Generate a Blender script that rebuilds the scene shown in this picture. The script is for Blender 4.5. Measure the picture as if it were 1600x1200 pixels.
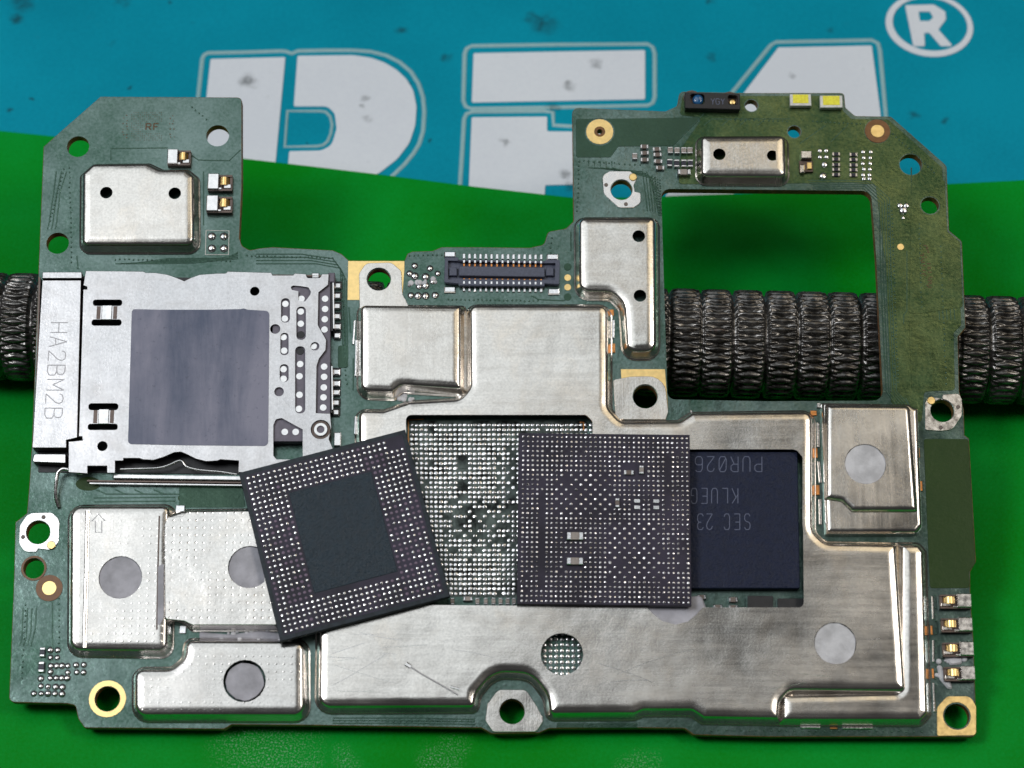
import bpy, math, random
import numpy as np
from mathutils import Vector, Matrix
from mathutils.geometry import delaunay_2d_cdt
random.seed(7)
# one Blender unit is one centimetre
sc = bpy.context.scene
for o in list(bpy.data.objects): bpy.data.objects.remove(o)
sc.unit_settings.system = 'METRIC'; sc.unit_settings.scale_length = 0.01
COL = sc.collection
# ---------------------------------------------------------------- camera
FPX = 3800.0                       # focal length in photo pixels (1600 wide)
S = 207.0                          # photo pixels per cm on the board
DIST = FPX / S
ALPHA = math.radians(32.5)         # camera tilt from straight down
BETA = math.radians(15.5)          # lean of the board on the rod
ZP = 0.855                         # height of the board face at the picture centre
P0 = Vector((0, 0, ZP))
FWD = Vector((0, math.sin(ALPHA), -math.cos(ALPHA)))
UPV = Vector((0, math.cos(ALPHA), math.sin(ALPHA)))
RGT = Vector((1, 0, 0))
CAMP = P0 - FWD * DIST
cd = bpy.data.cameras.new('camera'); cam = bpy.data.objects.new('camera', cd); COL.objects.link(cam)
cam.location = CAMP; cam.rotation_euler = (ALPHA, 0, 0)
cd.sensor_fit = 'HORIZONTAL'; cd.sensor_width = 36; cd.lens = FPX / 1600 * 36
cd.clip_start = 0.1; cd.clip_end = 500
cd.dof.use_dof = True; cd.dof.focus_distance = DIST; cd.dof.aperture_fstop = 0.46
sc.camera = cam
# ---------------------------------------------------------------- room light and lamps
w = bpy.data.worlds.new('World'); sc.world = w; w.use_nodes = True
bg = w.node_tree.nodes['Background']; bg.inputs[0].default_value = (0.70, 0.72, 0.74, 1); bg.inputs[1].default_value = 0.045
def lamp(name, loc, size, energy, col, aim=(0, 0, 0.6), sy=None):
    d = bpy.data.lights.new(name, 'AREA'); d.energy = energy; d.color = col
    d.shape = 'RECTANGLE' if sy else 'DISK'; d.size = size
    if sy: d.size_y = sy
    o = bpy.data.objects.new(name, d); COL.objects.link(o); o.location = loc
    o.rotation_euler = (Vector(aim) - Vector(loc)).to_track_quat('-Z', 'Y').to_euler()
    return o
lamp('bench_lamp', (-14, 4.5, 40), 40, 4300, (0.90, 0.97, 1.0))
lamp('added_key_left', (-24, -5, 40), 13, 6300, (0.97, 0.99, 1.0))  # added lamp: gives shadows from outside the metal's mirror angle
lamp('added_key_right', (26, -4, 40), 13, 4900, (1.0, 0.95, 0.86))  # added partner on the right, for shadows without glare on the cans
lamp('room_lamp', (17, 13, 42), 22, 1500, (1.0, 0.84, 0.56))
sc.view_settings.view_transform = 'Standard'; sc.view_settings.look = 'None'
sc.view_settings.exposure = 0.0; sc.view_settings.gamma = 1.0; sc.view_settings.use_curve_mapping = False
sc.render.engine = 'CYCLES'
# ---------------------------------------------------------------- photo pixel -> point on a real plane
NB = Vector((0, -math.sin(BETA), math.cos(BETA)))
VB = Vector((0, math.cos(BETA), math.sin(BETA)))
def ray(x, y): return (FWD * FPX + RGT * (x - 800) + UPV * (600 - y)).normalized()
def P(x, y, h=0.0):
    """board coordinates (u, v) of the point at height h over the board face"""
    d = ray(x, y); t = ((P0 + NB * h - CAMP).dot(NB)) / d.dot(NB)
    q = CAMP + d * t - P0
    return (q.dot(RGT), q.dot(VB))
def G(x, y, z=0.0):
    d = ray(x, y); t = (z - CAMP.z) / d.z; q = CAMP + d * t
    return (q.x, q.y)
PX = 1.0 / S
MB = Matrix.Translation(P0) @ Matrix.Rotation(BETA, 4, 'X')
# ---------------------------------------------------------------- materials
def new_mat(name):
    m = bpy.data.materials.new(name); m.use_nodes = True
    nt = m.node_tree; b = nt.nodes['Principled BSDF']
    return m, nt, b
class N:
    def __init__(s, nt): s.nt = nt
    def n(s, t, **kw):
        q = s.nt.nodes.new(t)
        for k, v in kw.items(): setattr(q, k, v)
        return q
    def l(s, a, b): s.nt.links.new(a, b)
    def coord(s): return s.n('ShaderNodeTexCoord').outputs['Object']
    def map(s, vec, scale=(1, 1, 1), rot=(0, 0, 0), loc=(0, 0, 0)):
        q = s.n('ShaderNodeMapping'); q.inputs['Scale'].default_value = scale; q.inputs['Rotation'].default_value = rot
        q.inputs['Location'].default_value = loc
        s.l(vec, q.inputs['Vector']); return q.outputs[0]
    def noise(s, vec, scale, detail=4, rough=0.55, dist=0.0):
        q = s.n('ShaderNodeTexNoise'); q.inputs['Scale'].default_value = scale; q.inputs['Detail'].default_value = detail
        q.inputs['Roughness'].default_value = rough; q.inputs['Distortion'].default_value = dist
        s.l(vec, q.inputs['Vector']); return q.outputs['Fac']
    def rng(s, v, a, b, c=0.0, d=1.0, smooth=False):
        q = s.n('ShaderNodeMapRange'); q.interpolation_type = 'SMOOTHSTEP' if smooth else 'LINEAR'
        s.l(v, q.inputs[0])
        for i, x in enumerate((a, b, c, d)): q.inputs[i + 1].default_value = x
        return q.outputs[0]
    def math(s, op, a, b=None):
        q = s.n('ShaderNodeMath', operation=op)
        for i, x in enumerate((a, b)):
            if x is None: continue
            if isinstance(x, (int, float)): q.inputs[i].default_value = x
            else: s.l(x, q.inputs[i])
        return q.outputs[0]
    def vm(s, op, a, b=None):
        q = s.n('ShaderNodeVectorMath', operation=op)
        for i, x in enumerate((a, b)):
            if x is None: continue
            if isinstance(x, tuple): q.inputs[i].default_value = x
            else: s.l(x, q.inputs[i])
        return q
    def mix(s, fac, a, b):
        q = s.n('ShaderNodeMix', data_type='RGBA')
        for i, x in ((0, fac), (6, a), (7, b)):
            if isinstance(x, (int, float)): q.inputs[i].default_value = x
            elif isinstance(x, tuple): q.inputs[i].default_value = (*x, 1)
            else: s.l(x, q.inputs[i])
        return q.outputs[2]
    def bump(s, height, strength, dist, normal=None):
        q = s.n('ShaderNodeBump'); q.inputs['Strength'].default_value = strength; q.inputs['Distance'].default_value = dist
        s.l(height, q.inputs['Height'])
        if normal is not None: s.l(normal, q.inputs['Normal'])
        return q.outputs[0]
def spots(k, vec, lst, wob=0.12, wscale=6.0):
    """union of smudges: lst of (x, y, radius) in object space, edges broken by noise"""
    nz = k.n('ShaderNodeTexNoise'); nz.inputs['Scale'].default_value = wscale; nz.inputs['Detail'].default_value = 6
    k.l(vec, nz.inputs['Vector'])
    off = k.vm('SUBTRACT', nz.outputs['Color'], (0.5, 0.5, 0.5)).outputs[0]
    sc_ = k.vm('SCALE', off); sc_.inputs['Scale'].default_value = wob * 2
    pos = k.vm('ADD', vec, sc_.outputs[0]).outputs[0]
    pos = k.vm('MULTIPLY', pos, (1, 1, 0)).outputs[0]
    out = None
    for x, y, r in lst:
        d = k.vm('DISTANCE', pos, (x, y, 0)).outputs['Value']
        f = k.rng(d, r * 0.25, r, 1.0, 0.0, True)
        out = f if out is None else k.math('MAXIMUM', out, f)
    return out
def simple(name, col, rough=0.5, metal=0.0, spec=0.5, nscale=40, bump=0.0, bdist=0.002, var=0.12, coat=0.0):
    m, nt, b = new_mat(name); k = N(nt); v = k.coord()
    n1 = k.noise(v, nscale, 5)
    dark = tuple(c * (1 - var) for c in col); lite = tuple(min(1, c * (1 + var)) for c in col)
    k.l(k.mix(k.rng(n1, 0.38, 0.62), dark, lite), b.inputs['Base Color'])
    k.l(k.rng(n1, 0.25, 0.75, max(0.03, rough - 0.08), min(1, rough + 0.1)), b.inputs['Roughness'])
    b.inputs['Metallic'].default_value = metal; b.inputs['Specular IOR Level'].default_value = spec
    b.inputs['Coat Weight'].default_value = coat
    if bump: k.l(k.bump(k.noise(v, nscale * 2.3, 4), bump, bdist), b.inputs['Normal'])
    return m
def metal(name, col, rough, direction='x', brush=0.25, dots=None, grain=0.25, tint=(0.62, 0.50, 0.36), tamt=0.35, raised=True, dstr=0.2):
    m, nt, b = new_mat(name); k = N(nt); v = k.coord()
    sx, sy = (4, 80) if direction == 'x' else (80, 4)
    br = k.noise(k.map(v, (sx, sy, 5)), 1.0, 3, 0.6)
    br2 = k.noise(k.map(v, (sx * .35, sy * .4, 5), (0, 0, 0.25)), 1.0, 4, 0.6)
    gr = k.noise(v, 52, 3, 0.7)
    big = k.noise(v, 1.1, 4, 0.6)
    stain = k.rng(k.noise(k.map(v, loc=(3, 7, 0)), 1.9, 6, 0.65, 0.6), 0.52, 0.8, 0.0, tamt)
    c = k.mix(stain, col, tuple(a * t / 0.62 for a, t in zip(col, tint)))
    smg = k.rng(k.noise(k.map(v, (1, 2.2, 1), (0, 0, 0.5)), 3.4, 7, 0.68, 0.8), 0.50, 0.74, 0.0, 0.42)
    c = k.mix(smg, c, tuple(a * t for a, t in zip(col, (0.62, 0.58, 0.54))))
    pits = k.rng(k.noise(k.map(v, loc=(1, 2, 3)), 42, 3, 0.7), 0.70, 0.78, 0.0, 0.75)
    c = k.mix(pits, c, tuple(a * 0.35 for a in col))
    c = k.mix(k.rng(gr, 0.38, 0.66, 0.0, 0.42), c, tuple(a * 0.62 for a in col))
    c = k.mix(k.rng(br2, 0.42, 0.70, 0.0, 0.22), c, tuple(a * 0.66 for a in col))
    k.l(c, b.inputs['Base Color'])
    r = k.math('ADD', k.rng(big, 0.3, 0.7, rough - 0.15, rough + 0.0), k.rng(br2, 0.35, 0.7, -0.02, 0.03))
    k.l(r, b.inputs['Roughness']); b.inputs['Metallic'].default_value = 1.0
    nrm = k.bump(br, brush, 0.0022)
    nrm = k.bump(gr, grain, 0.002, nrm)
    nrm = k.bump(k.noise(v, 1.1, 3, 0.55), 0.24, 0.07, nrm)
    if dots:
        s_ = k.vm('SCALE', v); s_.inputs['Scale'].default_value = 1.0 / dots
        f = k.vm('FRACTION', s_.outputs[0]).outputs[0]
        f = k.vm('SUBTRACT', f, (0.5, 0.5, 0.5)).outputs[0]
        f = k.vm('MULTIPLY', f, (1, 1, 0)).outputs[0]
        ln = k.vm('LENGTH', f).outputs['Value']
        h = k.rng(ln, 0.05, 0.17, 1.0 if raised else 0.0, 0.0 if raised else 1.0, True)
        h = k.math('MULTIPLY', h, k.rng(k.noise(v, 3.1, 4, .6), 0.36, 0.60))
        nrm = k.bump(h, dstr, 0.006, nrm)
    k.l(nrm, b.inputs['Normal'])
    return m
def solder_mask(name, c1, c2, sheen=0.5, rough=0.27, bumpy=0.5, met=0.5):
    m, nt, b = new_mat(name); k = N(nt); v = k.coord()
    big = k.noise(v, 1.7, 5, 0.6); fine = k.noise(v, 44, 3, 0.6)
    k.l(k.mix(k.rng(k.math('ADD', k.math('MULTIPLY', big, 0.65), k.math('MULTIPLY', fine, 0.35)), 0.38, 0.62), c1, c2), b.inputs['Base Color'])
    k.l(k.rng(k.noise(v, 6, 3), 0.3, 0.7, rough - 0.05, rough + 0.10), b.inputs['Roughness'])
    b.inputs['Metallic'].default_value = met
    b.inputs['Specular IOR Level'].default_value = sheen
    nrm = k.bump(fine, bumpy, 0.008)
    nrm = k.bump(k.noise(k.map(v, (1, 1.5, 1), (0, 0, .6)), 24, 3, 0.6, 0.5), bumpy, 0.016, nrm)
    nrm = k.bump(k.noise(v, 9, 3), 0.25, 0.012, nrm)
    k.l(nrm, b.inputs['Normal'])
    return m
M = {}
M['can'] = metal('nickel silver sheet', (0.80, 0.76, 0.72), 0.31, 'y', 0.16, None, 0.30)
M['can_h'] = metal('nickel silver brushed along', (0.80, 0.76, 0.72), 0.30, 'x', 0.13, None, 0.2)
M['can_dot'] = metal('dimpled nickel silver', (0.80, 0.765, 0.735), 0.31, 'x', 0.14, 0.056, 0.2)
M['can_bump'] = metal('stippled nickel silver', (0.80, 0.765, 0.735), 0.31, 'x', 0.10, 0.056, 0.2, raised=False, dstr=0.36)
M['can_pip'] = metal('pipped nickel silver', (0.74, 0.71, 0.685), 0.31, 'x', 0.10, 0.056, 0.2, raised=True, dstr=0.15)
M['tray'] = metal('tray steel', (0.66, 0.645, 0.66), 0.36, 'y', 0.05, None, 0.38, tamt=0.05)
M['steel'] = simple('bright tin', (0.82, 0.80, 0.80), 0.25, 1.0, nscale=30, var=0.06)
M['solder'] = simple('solder', (0.86, 0.85, 0.87), 0.22, 1.0, nscale=60, bump=0.1)
M['solder_dull'] = simple('oxidised solder', (0.62, 0.60, 0.62), 0.26, 1.0, nscale=9, bump=0.15, var=0.45)
M['dull_pad'] = simple('dull pad', (0.16, 0.12, 0.17), 0.45, 0.6, nscale=60)
M['gold'] = simple('gold plating', (0.93, 0.68, 0.30), 0.36, 1.0, nscale=30, bump=0.12, var=0.06)
M['copper'] = simple('bare copper', (0.72, 0.30, 0.10), 0.35, 1.0, nscale=30, bump=0.2)
M['ring'] = simple('bare laminate ring', (0.20, 0.085, 0.025), 0.35, 0.0, nscale=30, bump=0.1)
M['mask'] = solder_mask('green solder mask', (0.050, 0.108, 0.082), (0.175, 0.250, 0.236), rough=0.20, bumpy=0.08, met=0.64)
M['mask_warm_sheen'] = solder_mask('solder mask with painted warm sheen', (0.030, 0.078, 0.032), (0.135, 0.185, 0.075), rough=0.21, bumpy=0.11, met=0.62)  # golden lamp sheen painted into the mask colour for the right arm
M['tinned'] = simple('tinned copper between pads', (0.06, 0.075, 0.07), 0.3, 0.7, nscale=8, bump=0.3, bdist=0.01, var=0.8)
M['mask_dark'] = solder_mask('dark solder mask', (0.026, 0.070, 0.045), (0.040, 0.095, 0.062), 0.4, 0.32, 0.12, 0.35)
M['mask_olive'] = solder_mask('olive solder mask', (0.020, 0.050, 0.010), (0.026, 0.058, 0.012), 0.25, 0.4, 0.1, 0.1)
M['edge'] = simple('laminate edge', (0.20, 0.095, 0.035), 0.6, 0.0, nscale=25, bump=0.3, var=0.4)
M['plastic'] = simple('grey lilac plastic', (0.155, 0.14, 0.185), 0.45, 0.0, nscale=30, bump=0.1)
M['label'] = simple('label film', (0.17, 0.18, 0.235), 0.42, 0.0, nscale=1.6, bump=0.35, bdist=0.006, var=0.30)
m, nt, b = new_mat('label film'); k = N(nt); v = k.coord()
st_ = k.noise(k.map(v, (5, 0.7, 1)), 1.0, 5, 0.6, 0.4); sm_ = k.noise(v, 1.3, 6, 0.7); sp_ = k.noise(v, 28, 4, 0.7)
c = k.mix(k.rng(k.math('ADD', st_, k.math('MULTIPLY', sm_, 0.6)), 0.62, 1.0), (0.105, 0.125, 0.20), (0.28, 0.28, 0.37))
c = k.mix(k.rng(sp_, 0.60, 0.72, 0, 0.6), c, (0.10, 0.11, 0.16)); k.l(c, b.inputs['Base Color'])
k.l(k.rng(st_, 0.3, 0.7, 0.35, 0.6), b.inputs['Roughness']); b.inputs['Specular IOR Level'].default_value = 0.3
k.l(k.bump(sp_, 0.3, 0.004, k.bump(st_, 0.3, 0.02)), b.inputs['Normal']); M['label'] = m
M['black'] = simple('black plastic', (0.012, 0.012, 0.016), 0.42, 0.0, nscale=30, bump=0.2)
M['conn'] = simple('connector plastic', (0.085, 0.095, 0.145), 0.38, 0.0, nscale=60, bump=0.35)
M['ceramic'] = simple('capacitor ceramic', (0.17, 0.135, 0.12), 0.45, 0.0, nscale=60)
M['ceramic_pale'] = simple('pale ceramic', (0.34, 0.30, 0.28), 0.45, 0.0, nscale=60)
M['resistor'] = simple('resistor body', (0.02, 0.02, 0.04), 0.3, 0.0, nscale=60)
M['paste'] = simple('thermal paste', (0.42, 0.415, 0.47), 0.55, 0.0, nscale=6, bump=0.8, bdist=0.010, var=0.20)
M['paste_white'] = simple('pale thermal paste', (0.60, 0.60, 0.64), 0.55, 0.0, nscale=7, bump=0.8, bdist=0.010, var=0.18)
M['wellwall'] = simple('dark stamped steel', (0.13, 0.10, 0.09), 0.4, 1.0, nscale=20)
M['chip_mold'] = simple('moulded chip resin', (0.014, 0.030, 0.048), 0.40, 0.0, 0.4, nscale=22, bump=1.0, bdist=0.012)
M['chip_base'] = simple('chip substrate', (0.018, 0.026, 0.036), 0.40, 0.0, 0.3, nscale=25, bump=0.2, var=0.3)
M['chip_zone'] = simple('violet chip mask', (0.030, 0.025, 0.046), 0.40, 0.0, 0.3, nscale=3, bump=0.0, var=0.35)
M['flash_chip'] = simple('navy chip resin', (0.009, 0.015, 0.045), 0.40, 0.0, 0.25, nscale=24, bump=1.0, bdist=0.010)
M['laser'] = simple('laser marking', (0.13, 0.15, 0.24), 0.5, 0.0, nscale=60)
M['engrave'] = simple('engraved line', (0.42, 0.41, 0.43), 0.5, 1.0, nscale=60)
M['brownmark'] = simple('brown marking', (0.11, 0.055, 0.02), 0.5, 0.0, nscale=60)
M['led_white'] = simple('white package', (0.72, 0.72, 0.70), 0.5, 0.0)
M['phosphor'] = simple('yellow phosphor', (0.95, 0.85, 0.06), 0.5, 0.0, nscale=60, bump=0.3)
M['lens'] = simple('blue lens', (0.02, 0.10, 0.25), 0.06, 0.0, coat=1.0)
M['trace'] = solder_mask('masked trace', (0.030, 0.085, 0.060), (0.045, 0.11, 0.075), 0.75, 0.3, 0.1)
# ---------------------------------------------------------------- mesh helpers
def mk(name, verts, faces, mats, parent=None, midx=None, smooth=None, kind=None):
    me = bpy.data.meshes.new(name); me.from_pydata(verts, [], faces)
    for m in (mats if isinstance(mats, (list, tuple)) else [mats]): me.materials.append(m)
    if midx is not None: me.polygons.foreach_set('material_index', midx)
    if smooth is not None:
        me.polygons.foreach_set('use_smooth', [True] * len(me.polygons))
        me.set_sharp_from_angle(angle=math.radians(smooth))
    me.update()
    o = bpy.data.objects.new(name, me); COL.objects.link(o)
    if parent: o.parent = parent
    if kind: o['kind'] = kind
    return o
def area(p): return 0.5 * sum(p[i - 1][0] * p[i][1] - p[i][0] * p[i - 1][1] for i in range(len(p)))
def ccw(p): return p if area(p) > 0 else p[::-1]
def roundp(pts, h=0.0, conv=P, r0=0.0, seg=5):
    """photo pixels (x, y[, corner radius]) -> rounded outline on the plane at h"""
    q = [(Vector(conv(p[0], p[1], h)), (p[2] if len(p) > 2 else r0) * PX) for p in pts]
    out = []; n = len(q)
    for i in range(n):
        a, (b, r), c = q[i - 1][0], q[i], q[(i + 1) % n][0]
        if r <= 0: out.append((b.x, b.y)); continue
        d1, d2 = (a - b), (c - b); l1, l2 = d1.length, d2.length
        d1.normalize(); d2.normalize()
        ang = math.acos(max(-1, min(1, d1.dot(d2))))
        if ang > math.radians(172): out.append((b.x, b.y)); continue
        t = min(r / math.tan(ang / 2), 0.48 * l1, 0.48 * l2)
        p1, p2 = b + d1 * t, b + d2 * t
        for j in range(seg + 1):
            f = j / seg; w_ = math.sin(ang / 2); k0, k1, k2 = (1 - f) ** 2, 2 * f * (1 - f) * w_, f * f
            m_ = (p1 * k0 + b * k1 + p2 * k2) / (k0 + k1 + k2); out.append((m_.x, m_.y))
    return ccw(out)
def circ(x, y, r, h=0.0, conv=P, n=24, ry=None):
    c = conv(x, y, h); ry = r if ry is None else ry
    return [(c[0] + r * PX * math.cos(2 * math.pi * i / n), c[1] + ry * PX * math.sin(2 * math.pi * i / n)) for i in range(n)]
def inset(poly, d):
    n = len(poly); out = []
    for i in range(n):
        p = Vector(poly[i]); a = (p - Vector(poly[i - 1])); b = (Vector(poly[(i + 1) % n]) - p)
        if a.length < 1e-9: a = b
        if b.length < 1e-9: b = a
        a.normalize(); b.normalize()
        n1 = Vector((-a.y, a.x)); n2 = Vector((-b.y, b.x)); m_ = n1 + n2
        if m_.length < 1e-6: m_ = n1
        m_.normalize(); s_ = d / max(0.45, m_.dot(n1))
        out.append((p.x + m_.x * s_, p.y + m_.y * s_))
    return out
def inpoly(x, y, p):
    c = False; j = len(p) - 1
    for i in range(len(p)):
        if (p[i][1] > y) != (p[j][1] > y) and x < (p[j][0] - p[i][0]) * (y - p[i][1]) / (p[j][1] - p[i][1]) + p[i][0]: c = not c
        j = i
    return c
def cap(verts, faces, loops, z, up=True):
    """fill outline + holes; loops are lists of vertex indices"""
    flat = [i for lp in loops for i in lp]; vs = [Vector((verts[i][0], verts[i][1])) for i in flat]
    ed = []; s_ = 0
    for lp in loops:
        n = len(lp); ed += [(s_ + i, s_ + (i + 1) % n) for i in range(n)]; s_ += n
    if len(loops) == 1 and len(flat) == 4:
        faces.append(tuple(flat) if up else tuple(flat[::-1])); return
    vo, eo, fo, ov, oe, of = delaunay_2d_cdt(vs, ed, [], 0, 1e-7)
    pl = [[(verts[i][0], verts[i][1]) for i in lp] for lp in loops]
    mp = []
    for i, src in enumerate(ov):
        if src: mp.append(flat[src[0]])
        else: verts.append((vo[i].x, vo[i].y, z)); mp.append(len(verts) - 1)
    for f in fo:
        cx = sum(vo[i].x for i in f) / len(f); cy = sum(vo[i].y for i in f) / len(f)
        if not inpoly(cx, cy, pl[0]) or any(inpoly(cx, cy, q) for q in pl[1:]): continue
        t = [mp[i] for i in f]
        ar = sum(verts[t[i - 1]][0] * verts[t[i]][1] - verts[t[i]][0] * verts[t[i - 1]][1] for i in range(len(t)))
        faces.append(tuple(t) if (ar > 0) == up else tuple(t[::-1]))
def ring(verts, poly, z):
    s_ = len(verts); verts.extend((x, y, z) for x, y in poly); return list(range(s_, s_ + len(poly)))
def band(faces, r1, r2):
    n = len(r1)
    for i in range(n): faces.append((r1[i], r1[(i + 1) % n], r2[(i + 1) % n], r2[i]))
class Raw(list): pass
def rawp(pts, h=0.0, conv=P):
    q = Raw((*conv(p[0], p[1], h), (p[2] if len(p) > 2 else 0) * PX) for p in pts)
    return q if area(q) > 0 else Raw(q[::-1])
def grow(raw, d, seg=5):
    """inset an outline by d, corners rounded afterwards so that they stay round"""
    if not isinstance(raw, Raw): return inset(raw, d)
    q = inset([(p[0], p[1]) for p in raw], d) if abs(d) > 1e-9 else [(p[0], p[1]) for p in raw]
    out = []; n = len(q)
    for i in range(n):
        a, b, c = Vector(q[i - 1]), Vector(q[i]), Vector(q[(i + 1) % n]); r = raw[i][2]
        if r <= 0: out.append((b.x, b.y)); continue
        d1, d2 = a - b, c - b; l1, l2 = d1.length, d2.length; d1.normalize(); d2.normalize()
        ang = max(0.05, math.acos(max(-1, min(1, d1.dot(d2)))))
        convex = (b - a).cross(c - b) > 0
        rr = max(r - d, 0.012) if convex else r + d
        t = min(rr / math.tan(ang / 2), 0.47 * l1, 0.47 * l2)
        p1, p2 = b + d1 * t, b + d2 * t; w_ = math.sin(ang / 2)      # rational quadratic: a true arc
        for j in range(seg + 1):
            f = j / seg; k0, k1, k2 = (1 - f) ** 2, 2 * f * (1 - f) * w_, f * f
            m_ = (p1 * k0 + b * k1 + p2 * k2) / (k0 + k1 + k2); out.append((m_.x, m_.y))
    return out
def shell(name, poly, prof, mats, parent, holes=(), rim=0.014, smooth=50, flat_ring=0.006, kind=None):
    """drawn sheet-metal body: profile of (inset, height) from the rim up to the flat top, top pierced by holes"""
    V, F = [], []
    if not isinstance(poly, Raw): poly = ccw(poly)
    rs = [ring(V, grow(poly, d), z) for d, z in prof]
    for a, b in zip(rs, rs[1:]): band(F, a, b)
    d, z = prof[-1]
    top = ring(V, grow(poly, d + flat_ring), z); band(F, rs[-1], top)
    lp = [top]; hw = []
    for hpoly in holes:
        hp = ccw(hpoly); r1 = ring(V, hp, z); lp.append(r1[::-1])
        r2 = ring(V, hp, z - rim); hw.append((r1, r2))
    cap(V, F, lp, z)
    for r1, r2 in hw: band(F, r2[::-1], r1[::-1])
    return mk(name, V, F, mats, parent, None, smooth, kind)
def canprof(H, flange=0.010, wall=0.026, rad=0.034, pillow=0.038):
    p = [(0.0, 0.001), (0.0, 0.008), (0.004, 0.012), (flange, 0.013), (flange + 0.003, 0.018), (flange + wall, H - rad)]
    for i in range(1, 6):
        a = i / 5 * math.pi / 2; p.append((flange + wall + rad * (1 - math.cos(a)), H - rad - 0.0055 * pillow / 0.038 + rad * math.sin(a)))
    d = p[-1][0]; z = p[-1][1]; q = H - z
    for f in (0.2, 0.45, 0.72, 1.0): p.append((d + pillow * f, z + q * (1 - (1 - f) ** 2)))
    return p
def plate(name, poly, z0, z1, mats, parent, holes=(), bevel=0.0, bottom=True, smooth=None, kind=None):
    """flat slab with through holes; mats = top or (top, side)"""
    V, F, I = [], [], []
    poly = ccw(poly); lo = ring(V, poly, z0)
    if bevel:
        mid = ring(V, poly, z1 - bevel); hi = ring(V, inset(poly, bevel), z1); band(F, lo, mid); band(F, mid, hi)
    else:
        hi = ring(V, poly, z1); band(F, lo, hi)
    tl, bl = [hi], [lo]
    for hp in holes:
        hp = ccw(hp); a = ring(V, hp, z1); b = ring(V, hp, z0); band(F, b[::-1], a[::-1]); tl.append(a[::-1]); bl.append(b[::-1])
    I = [1] * len(F); n = len(F)
    cap(V, F, tl, z1); I += [0] * (len(F) - n); n = len(F)
    if bottom: cap(V, F, bl, z0, False); I += [0] * (len(F) - n)
    mats = mats if isinstance(mats, (list, tuple)) else [mats, mats]
    return mk(name, V, F, list(mats), parent, I, smooth, kind)
def boxv(V, F, cx, cy, w_, h_, z0, z1, rot=0.0, bev=0.0):
    c, s_ = math.cos(rot), math.sin(rot)
    def pt(x, y, z): return (cx + x * c - y * s_, cy + x * s_ + y * c, z)
    a, b = w_ / 2, h_ / 2; q = len(V)
    if bev:
        for (dx, dy, z) in ((a, b, z0), (a, b, z1 - bev), (a - bev, b - bev, z1)):
            V.extend([pt(-dx, -dy, z), pt(dx, -dy, z), pt(dx, dy, z), pt(-dx, dy, z)])
        for l in (0, 4):
            for i in range(4): F.append((q + l + i, q + l + (i + 1) % 4, q + l + 4 + (i + 1) % 4, q + l + 4 + i))
        F.append((q + 8, q + 9, q + 10, q + 11)); return 9
    V.extend([pt(-a, -b, z0), pt(a, -b, z0), pt(a, b, z0), pt(-a, b, z0), pt(-a, -b, z1), pt(a, -b, z1), pt(a, b, z1), pt(-a, b, z1)])
    for i in range(4): F.append((q + i, q + (i + 1) % 4, q + 4 + (i + 1) % 4, q + 4 + i))
    F.append((q + 4, q + 5, q + 6, q + 7)); F.append((q + 3, q + 2, q + 1, q)); return 6
def domes(name, lst, mat, parent, kind='stuff', n=8, tilt=0.0):
    """lst of (u, v, z, radius, height): shallow domes joined"""
    V, F = [], []
    for u, v, z, r, h in lst:
        q = len(V); tx, ty = random.gauss(0, tilt), random.gauss(0, tilt)
        for rr, zz in ((1.0, 0.0), (0.90, 0.72), (0.58, 0.95)):
            for i in range(n):
                a = 2 * math.pi * i / n; V.append((u + r * rr * math.cos(a), v + r * rr * math.sin(a), z + h * zz + r * rr * zz * (tx * math.cos(a) + ty * math.sin(a))))
        V.append((u, v, z + h))
        for l in (0, n):
            for i in range(n): F.append((q + l + i, q + l + (i + 1) % n, q + l + n + (i + 1) % n, q + l + n + i))
        for i in range(n): F.append((q + 2 * n + i, q + 2 * n + (i + 1) % n, q + 3 * n))
    return mk(name, V, F, mat, parent, None, 80, kind)
def strip(V, F, pts, w_, z0, z1, closed=False):
    """raised ribbon along points (u, v)"""
    n = len(pts); L, R = [], []
    for i in range(n):
        a = Vector(pts[i - 1] if (closed or i) else pts[0]); b = Vector(pts[(i + 1) % n] if (closed or i < n - 1) else pts[-1])
        d = (b - a); d = d.normalized() if d.length > 1e-9 else Vector((1, 0)); nn = Vector((-d.y, d.x)) * w_ / 2
        p = Vector(pts[i]); L.append(p + nn); R.append(p - nn)
    q = len(V)
    for l, r in zip(L, R):
        m1 = (r - l) * 0.22
        V.extend([(l.x, l.y, z0), ((l + m1).x, (l + m1).y, z1), ((r - m1).x, (r - m1).y, z1), (r.x, r.y, z0)])
    for i in range(n if closed else n - 1):
        a, b = q + 4 * i, q + 4 * ((i + 1) % n)
        for j in range(3): F.append((a + j + 1, a + j, b + j, b + j + 1))
def ribbon(name, polys, wpx, h, mat, parent, conv=P, z=0.0, closed=False, smooth=None, kind=None):
    V, F = [], []
    for pl in polys:
        strip(V, F, [conv(p[0], p[1], z) for p in pl], wpx * PX, z, z + h, closed)
        if kind is None: mk(name, V, F, mat, parent, None, smooth); V, F = [], []
    if kind is None: return
    return mk(name, V, F, mat, parent, None, smooth, kind)
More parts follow.
